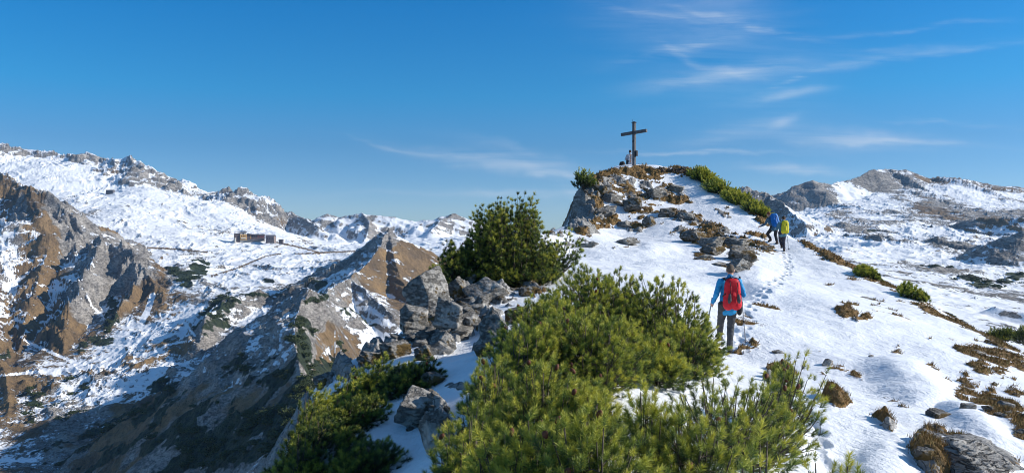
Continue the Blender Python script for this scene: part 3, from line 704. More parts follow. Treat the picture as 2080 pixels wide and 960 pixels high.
# smaller stones scattered in the rocky ground of the left flank and the knob
protos = [rock_mesh('stone', (1, .9, .75), 400+i, 3, rough=.1) for i in range(7)]
for i, m_ in enumerate(protos): m_.materials.append((ROCK, ROCKD, ROCK, ROCKD, ROCKL, ROCK, ROCKD)[i])
def stones(zone, n, lo, hi, label, group, seed):
    r = random.Random(seed)
    k = 0; tries = 0
    while k < n and tries < n*40:
        tries += 1
        zx, zy, rx, ry = r.choice(zone)
        px = zx+r.gauss(0, .5)*rx; py = zy+r.gauss(0, .5)*ry
        i = int(np.argmin(np.abs(_ux-px))); col = _npy[:, i]; kk = np.where(col <= py)[0]
        if not len(kk): continue
        kk = kk[0]
        if NEAR[3][kk, i] < .45 or NEAR[1][kk, i] > 56: continue
        o = bpy.data.objects.new('stone', r.choice(protos)); COL.objects.link(o)
        s = r.uniform(lo, hi)*(.6+.8*r.random()**2)
        o.location = (NEAR[0][kk, i], NEAR[1][kk, i]+s*.2, NEAR[2][kk, i]+s*.04); o.scale = (s*r.uniform(.8, 1.5), s, s*r.uniform(.5, .95))
        o.rotation_euler = (r.uniform(-.4, .4), r.uniform(-.4, .4), r.uniform(0, 6.28)); tag(o, label, 'stone', group); k += 1
stones([(900,640,90,70),(960,650,70,50),(860,700,60,40),(1000,600,60,30)], 110, .14, .42, 'loose grey stone in the rubble of the shaded left flank under the round pine', 'stones of the left flank rubble', 1)
stones([(880,820,60,60),(840,850,40,50),(890,900,40,60)], 34, .08, .22, 'dark stone beside the upright pale boulder at the lower left of the large pine', 'stones beside the upright boulder', 2)
stones([(1300,400,120,60),(1300,440,110,30),(1450,490,80,30),(1240,400,60,60)], 90, .16, .5, 'rough stone poking out of snow and turf on the summit knob', 'stones of the summit knob', 3)
stones([(1990,810,70,40),(2040,830,60,60),(2060,860,40,40)], 22, .06, .16, 'stone in the brown turf at the lower right of the snow slope', 'stones of the right slope turf', 4)
# ------------------------------------------------------------------ mountain pines
def needle_mat(name, bright=1.):
    nt = NT(name)
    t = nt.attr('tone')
    c = nt.ramp(t, [(0, (.009*bright, .016*bright, .006*bright)), (.4, (.036*bright, .056*bright, .014*bright)), (.75, (.115*bright, .128*bright, .018*bright)), (1, (.21*bright, .195*bright, .028*bright))])  # near-black low end carries the shade painted between tufts
    nt.base(c); nt.rough(.5); nt.b.inputs['Specular IOR Level'].default_value = .35
    tr = nt.n('ShaderNodeBsdfTranslucent'); nt.l(c, tr.inputs[0])
    ms = nt.n('ShaderNodeMixShader'); ms.inputs[0].default_value = .16
    nt.l(nt.b.outputs[0], ms.inputs[1]); nt.l(tr.outputs[0], ms.inputs[2]); nt.l(ms.outputs[0], nt.out.inputs[0])
    return nt.m
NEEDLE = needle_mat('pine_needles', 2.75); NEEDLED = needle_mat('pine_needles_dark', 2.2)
def wood_mat():
    nt = NT('pine_bark'); v = nt.coord()
    nt.base(nt.ramp(nt.noise(30, 4, v), [(.3, (.035, .027, .02)), (.55, (.10, .08, .065)), (.75, (.20, .17, .15))])); nt.rough(.9); return nt.m
WOOD = wood_mat()
def cone_mat():
    nt = NT('cone_brown'); nt.base((.13, .045, .022)); nt.rough(.7); return nt.m
CONE = cone_mat()
def shoot_template(n, nl, nw, L, seed, open_=.75):
    """bottlebrush of n needles round a shoot of length L along +z"""
    r = np.random.RandomState(seed); V = []; tone = []
    for i in range(n):
        t = (i+r.rand())/n; z = L*(.05+.95*t**.8)
        a = r.rand()*2*np.pi; el = open_*(1.1-.7*t**3)+r.normal()*.14
        d = np.array([math.cos(a)*math.sin(el), math.sin(a)*math.sin(el), math.cos(el)])
        s = np.cross(d, r.normal(size=3)); s /= np.linalg.norm(s)
        ln = nl*(.75+.4*r.rand()); p = np.array([0, 0, z]); w = nw*.5
        V += [p-s*w*.7, p+s*w*.7, p+d*ln+s*w*.25]
        k = .45*t-.1+.08*r.normal(); tone += [k-.16, k-.16, k+.12]  # bases darker than tips: shade of the gaps put into the tone
    return np.array(V), np.array(tone)
def frame_from(d, r):
    d = d/np.linalg.norm(d, axis=1)[:, None]
    a = r.normal(size=d.shape); x = np.cross(a, d); x /= np.linalg.norm(x, axis=1)[:, None]; y = np.cross(d, x)
    return np.stack([x, y, d], -1)       # (M,3,3) columns
def place_shoots(tmpls, pos, dirs, scale, tone, r):
    Vs = []; Ts = []
    R = frame_from(dirs, r); which = r.randint(len(tmpls), size=len(pos))
    for k, (tv, tt) in enumerate(tmpls):
        m = which == k
        if not m.any(): continue
        v = np.einsum('mij,nj->mni', R[m], tv)*scale[m][:, None, None]+pos[m][:, None, :]
        Vs.append(v.reshape(-1, 3)); Ts.append((tone[m][:, None]+tt[None]).ravel())
    V = np.concatenate(Vs); T = np.concatenate(Ts)
    return V, T
def tube(path, rads, sides=5):
    path = np.asarray(path, float); n = len(path)
    tg = np.gradient(path, axis=0); tg /= np.linalg.norm(tg, axis=1)[:, None]+1e-9
    up = np.tile([0.13, .31, .94], (n, 1)); a = np.cross(tg, up); a /= np.linalg.norm(a, axis=1)[:, None]+1e-9; b = np.cross(tg, a)
    th = np.arange(sides)*2*np.pi/sides
    V = path[:, None]+(a[:, None]*np.cos(th)[None, :, None]+b[:, None]*np.sin(th)[None, :, None])*np.asarray(rads)[:, None, None]
    i = np.arange(n*sides).reshape(n, sides); j = np.roll(i, -1, 1)
    F_ = np.stack([i[:-1], j[:-1], j[1:], i[1:]], -1).reshape(-1, 4)
    return V.reshape(-1, 3), F_
def merge(parts):
    V = []; Fc = []; o = 0
    for v, f in parts: V.append(v); Fc.append(f+o); o += len(v)
    return np.concatenate(V), np.concatenate(Fc)
PINES = []
_cv, _cf = ico(2); CONEME = raw_mesh('cone', _cv*np.array([.017, .017, .028])*(1+.12*np.sin(_cv[:, 2:3]*14)), _cf); CONEME.materials.append(CONE)
def pine(loc, rx, ry, h, label, seed, nb=70, per=12, mat=None, group=None, d=None, lean=(0, 0), peak=.6, tone0=.35, needles=None, cones=5, wood=True, base_spread=.35, shoot=.060, follow=True, open_=.95, name='mountain_pine', lowcut=0.):
    r = np.random.RandomState(seed); d = d or loc[1]
    nl = .031+.0016*min(d, 14); nw = max(.0046, .00074*d); n = needles or int(np.clip(96-3.2*d, 34, 84))
    if d > 18: nl = .08; nw = .0009*d
    tm = [shoot_template(n, nl, nw, shoot, seed*7+i, open_) for i in range(4)]
    root = thing(name, loc, label, 'pine shrub', group)
    pos = []; dirs = []; tones = []; wp = []; ends = []
    for b in range(nb):
        rho = math.sqrt(r.rand()); a = r.rand()*2*math.pi
        ex = math.cos(a)*rho*rx; ey = math.sin(a)*rho*ry
        lump = 1+.26*float(perlin(ex/rx*2.3+seed, ey/ry*2.3, seed))+.06*r.normal()
        ez = h*max(.12, (1-rho**2.4))**peak*lump*(.86+.14*r.rand())
        ez = min(max(ez, lowcut), h*1.06)
        sx = r.normal()*rx*base_spread*.4; sy = r.normal()*ry*base_spread*.4
        g = 0.
        if follow: g = gz(loc[0]+ex, loc[1]+ey)-loc[2]; g = max(min(g, .5*h), -.9*h)
        P0 = np.array([sx, sy, -.05]); P2 = np.array([ex+lean[0]*ez, ey+lean[1]*ez, ez+g]); P1 = P0*.35+P2*.65; P1[2] = g*.6+ez*.28
        t = np.linspace(0, 1, 7)[:, None]
        path = P0*(1-t)**2+2*P1*t*(1-t)+P2*t**2
        path[1:-1] += r.normal(size=(5, 3))*.02*rx
        wp.append((path, np.linspace(.012+.006*rx, .003, 7)))
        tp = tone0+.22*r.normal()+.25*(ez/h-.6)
        for s in range(int(per*.8)):
            q = 1-(s/(per*.8))**1.1*.60; f = q*6; k = min(int(f), 5); base = path[k]*(1-(f-k))+path[k+1]*(f-k)
            tg = path[k+1]-path[k]; tg /= np.linalg.norm(tg)
            off = np.array([math.cos(s*2.4+b), math.sin(s*2.4+b), -.25+.2*r.normal()])*(.065+.02*r.rand()+.15*(1-q))*(.75+.3*rx)*(s > 0)
            dd = tg*.35+np.array([.15+.45*ex/rx, .45*ey/ry, .55])+r.normal(size=3)*.2+off*3.0
            pp = base+off
            if s > 2 and r.rand() < .4: wp.append((np.array([base-tg*.05, (base+pp)/2+[0, 0, -.01], pp]), np.array([.004, .003, .002])))
            pos.append(pp); dirs.append(dd); tones.append(tp+.30-1.0*(1-q)+.13*r.normal())  # inner shoots darker, shade inside the crown painted into their tone
        ends.append((P2, tg))
    pos = np.array(pos); dirs = np.array(dirs); tones = np.array(tones)
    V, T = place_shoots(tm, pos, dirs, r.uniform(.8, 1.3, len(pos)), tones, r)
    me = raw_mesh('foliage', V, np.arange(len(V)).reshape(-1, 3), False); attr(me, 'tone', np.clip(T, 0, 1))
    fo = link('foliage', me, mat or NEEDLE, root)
    if wood:
        tv, tf = merge([tube(p, w_, 4) for p, w_ in wp]); me = raw_mesh('branches', tv, tf); link('branches', me, WOOD, root)
    if cones:
        for c in range(cones):
            p, tg = ends[r.randint(len(ends))]; q = p+r.normal(size=3)*.02+np.array([0, 0, .045])
            c_ = bpy.data.objects.new('cone', CONEME); COL.objects.link(c_); c_.parent = root; c_.location = q; c_.rotation_euler = (r.normal()*.5, r.normal()*.5, 0)
    PINES.append(root); return root
def at(px, d, dz=0.):
    x = (px-CX)/F*d; return (x, d, gz(x, d)+dz)
def top_h(loc, py):    # height that puts the crown top at photo row py
    return (CY-py)/F*loc[1]-loc[2]
GP = 'pines of the large foreground thicket'
fore = [ # px, depth, rx, ry, top row, label, nb, per
 (1215,12.6,1.15,1.2,548,'tall rear pine of the foreground thicket, in front of the smooth snow saddle',150,16),
 (1105,11.2,.75,.9,612,'rear left pine of the foreground thicket beside the pointed boulder',90,15),
 (1355,12.2,.85,1.1,578,'rear right pine of the thicket just left of the hiker with the red pack',100,15),
 (1392,10.8,.48,.7,672,'pine whose tips reach the trousers of the hiker with the red pack',70,14),
 (1060,8.6,.62,.8,668,'yellow green pine at the left shoulder of the foreground thicket',95,15),
 (1200,8.8,.75,.9,640,'dense sunlit pine in the middle of the foreground thicket',120,16),
 (1330,9.4,.42,.5,690,'pine above the snow opening inside the thicket',60,14),
 (985,6.9,.34,.5,742,'loose pine with bare twigs at the left tip of the thicket',42,13),
 (1110,6.2,.55,.6,762,'cone bearing pine in the lower middle of the thicket',95,16),
 (1190,5.9,.30,.5,806,'darker pine low in the thicket above the bare branches',64,15),
 (945,5.6,.28,.4,850,'small pine at the lower left corner of the thicket',42,14),
 (1060,4.6,.40,.4,862,'pine at the bottom edge below the cone bearing one',60,15),
 (1205,4.2,.36,.35,868,'nearest pine at the bottom centre with long needles',56,15),
]
for i, (px, d, rx, ry, top, lab, nb, per) in enumerate(fore):
    loc = at(px, d, -.03)
    h = max(top_h(loc, top), .35)
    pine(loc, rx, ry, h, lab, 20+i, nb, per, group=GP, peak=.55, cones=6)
# open branching pine on the right of the thicket, leaning right over the snow
loc = at(1462, 6.6, -.03); pine(loc, .62, .55, max(top_h(loc, 775), .3), 'spreading pine with bare grey stems leaning right over the snow', 41, 64, 11, group=GP, lean=(.35, 0), base_spread=.6, cones=4)
loc = at(1545, 7.2, -.03); pine(loc, .34, .5, max(top_h(loc, 745), .3), 'slender pine branches reaching up right at the thicket end', 42, 22, 12, group=GP, lean=(.5, .1), cones=3)
loc = at(1400, 4.6, -.03); pine(loc, .34, .3, max(top_h(loc, 850), .25), 'low pine at the bottom edge right of the snow opening', 43, 34, 13, group=GP, cones=2)
loc = at(1318, 4.7, -.03); pine(loc, .12, .12, max(top_h(loc, 795), .3), 'upright young pine leader in front of the snow opening', 44, 11, 22, group=GP, cones=0, peak=.25)
loc = at(1530, 3.4, -.03); pine(loc, .12, .12, max(top_h(loc, 908), .2), 'single long needled pine tip at the bottom edge in front of the snow', 45, 7, 10, group=GP, cones=0, peak=.3)
loc = at(1700, 4.3, -.03); pine(loc, .20, .15, max(top_h(loc, 938), .15), 'pine tips just showing at the bottom edge of the snow slope', 46, 12, 9, group=GP, cones=0, peak=.3)
loc = at(1590, 8.6, -.03); pine(loc, .16, .2, max(top_h(loc, 740), .2), 'brownish pine tuft standing alone in the snow right of the thicket', 47, 22, 11, group=GP, cones=4)
# the round pine on the crest
loc = (P(1030, 585, 21.5)[0], 21.8, gz(P(1030, 585, 21.5)[0], 21.8)-.1)
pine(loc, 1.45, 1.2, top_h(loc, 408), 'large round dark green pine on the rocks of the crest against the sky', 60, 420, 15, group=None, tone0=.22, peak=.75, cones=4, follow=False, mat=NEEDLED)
loc = at(925, 21.2); pine((loc[0], loc[1], loc[2]), .5, .6, 1.0, 'dark side pine at the left foot of the round crest pine', 61, 60, 13, tone0=.12, follow=False, mat=NEEDLED, group='pines round the crest rocks')
loc = at(1120, 22.5); pine(loc, .75, .8, max(top_h(loc, 470), .5), 'thin pine branches right of the round crest pine over the snow', 62, 46, 9, tone0=.3, lean=(.3, 0), follow=False, group='pines round the crest rocks')
loc = at(880, 19.8); pine((loc[0], loc[1], loc[2]+.1), .35, .4, .5, 'small dark pine growing on the tall brink block', 63, 30, 11, tone0=.08, follow=False, mat=NEEDLED, group='pines round the crest rocks')
GL = 'pines on the shaded lower left brink'
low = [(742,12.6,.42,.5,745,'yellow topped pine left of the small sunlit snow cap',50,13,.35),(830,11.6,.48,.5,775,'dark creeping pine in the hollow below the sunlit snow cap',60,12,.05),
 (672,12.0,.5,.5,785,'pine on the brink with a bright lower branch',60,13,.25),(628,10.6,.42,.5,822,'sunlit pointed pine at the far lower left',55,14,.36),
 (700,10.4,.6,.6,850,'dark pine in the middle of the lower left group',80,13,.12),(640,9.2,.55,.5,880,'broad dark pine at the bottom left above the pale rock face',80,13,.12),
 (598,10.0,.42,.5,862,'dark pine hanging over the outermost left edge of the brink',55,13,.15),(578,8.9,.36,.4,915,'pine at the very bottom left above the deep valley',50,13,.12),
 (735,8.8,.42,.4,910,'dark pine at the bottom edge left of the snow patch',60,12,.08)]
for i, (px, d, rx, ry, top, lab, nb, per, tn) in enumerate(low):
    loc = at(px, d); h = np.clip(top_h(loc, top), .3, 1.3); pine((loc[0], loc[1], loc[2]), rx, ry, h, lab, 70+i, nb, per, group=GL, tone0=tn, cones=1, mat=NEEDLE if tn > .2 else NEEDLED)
GK = 'pines on the summit knob'
loc = (P(1190, 385, 46)[0], 46, P(1190, 385, 46)[2]); pine(loc, .62, .6, 1.05, 'small pine clinging to the top of the cliff at the left end of the knob', 80, 36, 9, group=GK, follow=False, cones=0, lean=(-.2, 0), tone0=.2, shoot=.22)
for i, (px, d, rx, h, lab) in enumerate([(1432,48.5,1.0,.72,'uppermost pine of the strip right of the summit'),(1470,47,1.2,.6,'second pine of the strip below the summit'),(1508,45.5,1.2,.6,'third pine down the strip'),(1540,44,.8,.45,'lowest pine of the strip beside the hiker with the blue pack')]):
    loc = at(px, d); pine(loc, rx, .9, h, lab, 82+i, 90, 9, group=GK, cones=0, tone0=.42, shoot=.24)
for i, (px, py, rx, h, lab, tn) in enumerate([(1762,560,.5,.36,'low bright pine on the right brink below the hikers',.45),(1855,606,.55,.42,'olive pine lower down the right brink',.3)]):
    p = hit(px, py); pine((p.x, p.y, p.z), rx, .5, h, lab, 90+i, 50, 9, cones=0, tone0=tn, group='pines on the right brink')
loc = P(2040, 690, 60); pine(tuple(loc), 1.3, 1.2, .7, 'dark pine behind the right brink at the photo edge', 95, 70, 9, cones=0, tone0=.15, follow=False, shoot=.3, d=50, mat=NEEDLED, group='pines on the right brink')
loc = P(2095, 705, 50); pine(tuple(loc), .9, 1.2, 1.2, 'dark green pine cut by the right border of the photo', 96, 60, 9, cones=0, tone0=.1, follow=False, shoot=.3, d=50, mat=NEEDLED, group='pines on the right brink')
# ------------------------------------------------------------------ people and what they carry
def mat_plain(name, col, rough=.75, var=.25, scale=25, bump=.0, metal=0.):
    nt = NT(name); v = nt.coord(); n = nt.noise(scale, 4, v)
    lo = tuple(c*(1-var) for c in col); hi = tuple(min(1, c*(1+var)) for c in col)
    nt.base(nt.ramp(n, [(.35, lo), (.65, hi)])); nt.rough(rough); nt.b.inputs['Metallic'].default_value = metal
    if bump: nt.bump(nt.noise(scale*.5, 3, v), bump, .02)
    return nt.m
M = dict(
 skin=mat_plain('skin', (.52, .29, .20), .5, .08), hair=mat_plain('grey_brown_hair', (.10, .075, .055), .8, .5, 120),
 hair2=mat_plain('reddish_hair', (.20, .07, .03), .8, .4, 120), hair3=mat_plain('brown_hair', (.07, .045, .03), .8, .4, 120),
 blue=mat_plain('blue_jacket', (.014, .25, .52), .6, .12, 12, .3), slate=mat_plain('slate_blue_fleece', (.06, .13, .19), .8, .15, 20, .3), teal=mat_plain('teal_shirt', (.10, .22, .28), .8, .15, 20, .3),
 grey=mat_plain('dark_grey_trousers', (.058, .060, .064), .8, .2, 14, .4), char=mat_plain('charcoal_trousers', (.025, .027, .032), .8, .2, 14, .4), plum=mat_plain('dark_plum_trousers', (.05, .045, .06), .8, .2, 14, .4),
 red=mat_plain('red_pack_fabric', (.55, .012, .022), .6, .12, 15, .3), packblue=mat_plain('blue_pack_fabric', (.012, .15, .46), .6, .15, 15, .3), yellow=mat_plain('yellow_pack_fabric', (.60, .52, .02), .6, .1, 15, .3),
 black=mat_plain('black_webbing', (.015, .015, .017), .7, .2), dgrey=mat_plain('grey_glove_fabric', (.06, .06, .065), .8, .2), boot=mat_plain('brown_boot_leather', (.09, .045, .03), .7, .25), redtrim=mat_plain('red_gaiter_trim', (.35, .02, .04), .7, .1),
 metal=mat_plain('pole_metal', (.35, .35, .37), .35, .1, 20, 0, .8), white=mat_plain('pale_shirt', (.45, .46, .50), .8, .1), shades=mat_plain('dark_glass', (.01, .01, .012), .15, 0))
def capsule(bm, p0, r0, p1, r1, n=10):
    p0 = Vector(p0); p1 = Vector(p1); ax = p1-p0
    if ax.length < 1e-5: ax = Vector((0, 0, 1e-4))
    q = ax.to_track_quat('Z', 'Y'); vs = []
    def ring(c, r, e): return [bm.verts.new(c+q@Vector((r*math.cos(e)*math.cos(2*math.pi*i/n), r*math.cos(e)*math.sin(2*math.pi*i/n), r*math.sin(e)))) for i in range(n)]
    rings = [ring(p0, r0, e) for e in (-1.3, -.85, -.4, 0)]+[ring(p1, r1, e) for e in (0, .4, .85, 1.3)]
    a = bm.verts.new(p0+q@Vector((0, 0, -r0))); b = bm.verts.new(p1+q@Vector((0, 0, r1)))
    for k in range(len(rings)-1):
        for i in range(n): bm.faces.new((rings[k][i], rings[k][(i+1) % n], rings[k+1][(i+1) % n], rings[k+1][i]))
    for i in range(n):
        bm.faces.new((a, rings[0][(i+1) % n], rings[0][i])); bm.faces.new((b, rings[-1][i], rings[-1][(i+1) % n]))
def ellipsoid(bm, c, r, rot=None):
    m = Matrix.Translation(c) @ (rot.to_matrix().to_4x4() if rot else Matrix.Identity(4)) @ Matrix.Diagonal((*r, 1))
    bmesh.ops.create_uvsphere(bm, u_segments=16, v_segments=10, radius=1, matrix=m)
def fused(name, shapes, vox, mat, parent, smooth=3, wrinkle=0.):
    """one continuous surface from overlapping capsules and ellipsoids"""
    bm = bmesh.new()
    for s in shapes:
        if s[0] == 'c': capsule(bm, *s[1:])
        elif s[0] == 'e': ellipsoid(bm, *s[1:])
    me = bpy.data.meshes.new(name); bm.to_mesh(me); bm.free()
    o = bpy.data.objects.new(name, me); COL.objects.link(o)
    rm = o.modifiers.new('r', 'REMESH'); rm.mode = 'VOXEL'; rm.voxel_size = vox
    sm = o.modifiers.new('s', 'SMOOTH'); sm.factor = .6; sm.iterations = smooth
    dg = bpy.context.evaluated_depsgraph_get(); dg.update()
    me2 = bpy.data.meshes.new_from_object(o.evaluated_get(dg)); me2.name = name
    bpy.data.objects.remove(o); bpy.data.meshes.remove(me)
    n = len(me2.vertices); co_ = np.empty(n*3, np.float32); me2.vertices.foreach_get('co', co_); co_ = co_.reshape(-1, 3)
    if wrinkle and n:
        nr = np.empty(n*3, np.float32); me2.vertices.foreach_get('normal', nr); nr = nr.reshape(-1, 3)
        w = wrinkle*(perlin3(co_*np.array([9, 9, 16]), 3)+.6*perlin3(co_*np.array([20, 20, 34]), 8)); co_ = co_+nr*w[:, None].astype(np.float32)
        me2.vertices.foreach_set('co', co_.ravel().astype(np.float32))
    me2.polygons.foreach_set('use_smooth', np.ones(len(me2.polygons), bool)); me2.materials.clear()
    return link(name, me2, mat, parent)
def hand(shapes, wrist, palm, fdir, curl, side, s=1.):
    """palm, four bent fingers and a thumb; fdir fingers' direction, curl the way they close, side towards the thumb"""
    w = Vector(wrist); f = Vector(fdir).normalized(); c = Vector(curl).normalized(); sd_ = Vector(side).normalized()
    shapes.append(('c', w, .024*s, w+f*.05*s, .032*s))
    for i, (l, o) in enumerate(((.030, .030), (.034, .010), (.032, -.010), (.026, -.029))):
        a = w+f*.075*s+sd_*o*s; b = a+(f*.6+c*.8)*l*s; d = b+(c*.9-f*.5)*l*.9*s
        shapes.append(('c', a, .0115*s, b, .0105*s)); shapes.append(('c', b, .0105*s, d, .009*s))
    a = w+f*.03*s+sd_*.03*s; b = a+(sd_*.5+c*.6+f*.4)*.035*s; shapes.append(('c', a, .014*s, b, .012*s)); shapes.append(('c', b, .012*s, b+(c+f*.3)*.02*s, .010*s))
def person(loc, label, J, mats, group=None, hair_len='short', head_dir=(0, 1, 0), jacket_hem=.9, glasses=False, s=1., trim=None):
    """J holds joint positions relative to loc (z up, y away from the camera)"""
    root = thing('person', loc, label, 'person', group)
    V = {k: Vector(v) for k, v in J.items()}
    hd = Vector(head_dir).normalized(); up = Vector((0, 0, 1)); rt = hd.cross(up).normalized()
    H = V['head']; nk = V['neck']
    sh = []
    hq = hd.to_track_quat('Y', 'Z')
    sh.append(('e', H+up*.015, (.076, .096, .105), hq)); sh.append(('e', H+hd*.028-up*.055, (.056, .062, .062), hq))
    sh.append(('c', H+hd*.088-up*.005, .012, H+hd*.108-up*.03, .015))         # nose
    for q in (-1, 1):
        sh.append(('e', H+rt*q*.078-up*.01-hd*.008, (.012, .02, .032), hq)); sh.append(('e', H+hd*.083+rt*q*.03+up*.012, (.014, .010, .009), hq))
    sh.append(('c', H+hd*.085-up*.058-rt*.02, .009, H+hd*.085-up*.058+rt*.02, .009))
    sh.append(('c', nk-up*.04, .062, H-up*.05-hd*.01, .054))
    pel = (V['hipL']+V['hipR'])/2
    sh.append(('c', nk-up*.06, .08, pel+up*.15, .10)); sh.append(('c', pel+up*.15, .10, pel, .12))
    for q in ('L', 'R'):
        sh += [('c', V['sh'+q], .05, V['el'+q], .038), ('c', V['el'+q], .038, V['wr'+q], .027), ('c', V['hip'+q], .075, V['kn'+q], .052), ('c', V['kn'+q], .052, V['an'+q], .036),
               ('c', nk-up*.05, .05, V['sh'+q], .05), ('c', V['an'+q], .036, V['an'+q]+hd*.1-up*.03, .034)]
        fd = (V['wr'+q]-V['el'+q]).normalized(); hand(sh, V['wr'+q], None, V.get('fd'+q, fd), V.get('cu'+q, hd), V.get('th'+q, up), 1.05)
    fused('body', sh, .0075, mats['skin'], root, 2)
    # hair
    h = [('e', H+up*.030-hd*.014, (.083, .098, .100), hq)]
    if hair_len == 'long': h += [('c', H-hd*.06, .06, H-hd*.09-up*.13, .03)]
    hs_ = fused('hair', h, .008, mats['hair'], root, 1, .004)
    if glasses:
        fused('sunglasses', [('c', H+hd*.098+rt*-.03+up*.012, .017, H+hd*.098+rt*-.04+up*.012, .017), ('c', H+hd*.098+rt*.03+up*.012, .017, H+hd*.098+rt*.04+up*.012, .017), ('c', H+hd*.09+rt*.06+up*.014, .006, H+rt*.082+up*.01, .006), ('c', H+hd*.09-rt*.06+up*.014, .006, H-rt*.082+up*.01, .006)], .006, mats['shades'], root, 1)
    # jacket
    hem = pel+up*(jacket_hem)
    j = []
    ch = nk-up*.19
    for q in (-1, 1):
        j += [('c', ch+rt*q*.075, .118, pel+rt*q*.06+up*.10, .108), ('c', pel+rt*q*.06+up*.10, .108, pel+rt*q*.062-up*.035, .128)]
    for q in ('L', 'R'):
        j += [('c', nk-up*.045, .068, V['sh'+q]-up*.01, .072), ('c', V['sh'+q], .072, V['el'+q], .056), ('c', V['el'+q], .056, V['wr'+q]-(V['wr'+q]-V['el'+q])*.06, .042), ('c', V['sh'+q], .07, ch, .10)]
    j.append(('c', nk-up*.02, .068, nk+up*.025, .062))
    fused('jacket', j, .011, mats['jacket'], root, 3, .010)
    # trousers
    t_ = [('c', V['hipL']+up*.05, .110, V['hipR']+up*.05, .110)]
    for q in ('L', 'R'):
        t_ += [('c', V['hip'+q], .106, V['kn'+q], .074), ('c', V['kn'+q], .074, V['an'+q]+up*.03, .062)]
    fused('trousers', t_, .011, mats['trousers'], root, 2, .009)
    for q in ('L', 'R'):
        a = V['an'+q]; fd = V.get('toe'+q, hd); fd = Vector(fd).normalized()
        bo = fused('boot', [('c', a+up*.05, .058, a-up*.02, .052), ('c', a-up*.025-fd*.03, .046, a-up*.035+fd*.14, .040)], .010, mats['boot'], root, 2, .002)
        bm = bmesh.new(); bmesh.ops.create_cube(bm, size=1, matrix=Matrix.Translation(a-up*.078+fd*.055)@fd.to_track_quat('Y', 'Z').to_matrix().to_4x4()@Matrix.Diagonal((.095, .29, .03, 1)))
        bmesh.ops.bevel(bm, geom=bm.edges[:], offset=.008, segments=2, affect='EDGES')
        me = bpy.data.meshes.new('sole'); bm.to_mesh(me); bm.free(); link('sole', me, M['black'], bo)
    return root
def pole(a, b, label, grip=True, group='trekking poles'):
    """trekking pole from hand a down to tip b (world)"""
    a = Vector(a); b = Vector(b); root = thing('trekking_pole', b, label, 'trekking pole', group)
    d = (a-b); n = d.normalized()
    def part(nm, p, q, r0, r1, m):
        v, f = tube(np.array([p[:], ((p+q)/2)[:], q[:]]), [r0, (r0+r1)/2, r1], 8); link(nm, raw_mesh(nm, v, f), m, root)
    z = Vector((0, 0, 0))
    part('shaft', z+n*.03, d-n*.04, .011, .014, M['metal'])
    part('grip', d-n*.06, d+n*.09, .018, .020, M['black'])
    part('clamp', d*.36-n*.03, d*.36+n*.03, .015, .015, M['black']); part('clamp', d*.66-n*.03, d*.66+n*.03, .016, .016, M['black'])
    part('basket', n*.06, n*.075, .045, .04, M['black']); part('tip', z, n*.03, .004, .008, M['metal'])
def pack(loc, label, w, dp, h, m, trims=(), top=.7, tilt=0., roty=0., extras=None, rz=0.):
    root = thing('backpack', loc, label, 'backpack', None, rz)
    R = Matrix.Rotation(tilt, 3, 'X') @ Matrix.Rotation(roty, 3, 'Y')
    def pt(x, y, z): return (R@Vector((x, y, z)))[:]
    sh = []
    for q in (-1, 1):
        sh += [('c', pt(q*w*.22, 0, h*.12), dp*.5, pt(q*w*.22*top, 0, h*.80), dp*.44)]
        sh += [('c', pt(q*w*.34, 0, h*.14), dp*.34, pt(q*w*.34*top, 0, h*.74), dp*.28)]
    sh += [('c', pt(-w*.16*top, 0, h*.86), dp*.46, pt(w*.16*top, 0, h*.86), dp*.46), ('c', pt(0, -dp*.2, h*.2), dp*.38, pt(0, -dp*.18, h*.5), dp*.34)]
    fused('pack_body', sh, .012, m, root, 3, .005)
    def strip(nm, pts, r, mm):
        v, f = tube(np.array([pt(*p) for p in pts]), [r]*len(pts), 6); link(nm, raw_mesh(nm, v, f), mm, root)
    return root, strip, pt
# --- the nearest hiker
F0 = P(1480, 712, 16.6)
f0 = Vector((F0[0], 16.6, gz(F0[0], 16.6)))
J1 = dict(head=(.055, .06, 1.70), neck=(.035, .02, 1.55), shL=(-.175, .0, 1.475), shR=(.205, .0, 1.475), elL=(-.255, -.02, 1.22), elR=(.315, .02, 1.20), wrL=(-.305, .09, 1.03), wrR=(.325, .24, 1.385),
 hipL=(-.115, 0, .93), hipR=(.075, 0, .93), knL=(-.115, .20, .60), knR=(.055, .05, .52), anL=(-.075, .42, .30), anR=(.015, -.02, .10), fdL=(-.05, .5, -.6), cuL=(.4, .6, .1), thL=(0, .7, .6), fdR=(-.1, .35, .9), cuR=(-.5, .6, .1), thR=(-.2, .5, .4))
hiker = person(f0, 'nearest hiker, a man in blue jacket and dark trousers wearing a red backpack', J1, dict(skin=M['skin'], hair=M['hair'], jacket=M['blue'], trousers=M['grey'], boot=M['dgrey'], shades=M['shades']), 'hikers', glasses=True, head_dir=(.45, .85, -.12))
rp, strip, pt = pack(f0+Vector((.02, -.205, .94)), 'red hiking backpack with black straps on the back of the man in blue', .36, .23, .60, M['red'], top=.72)
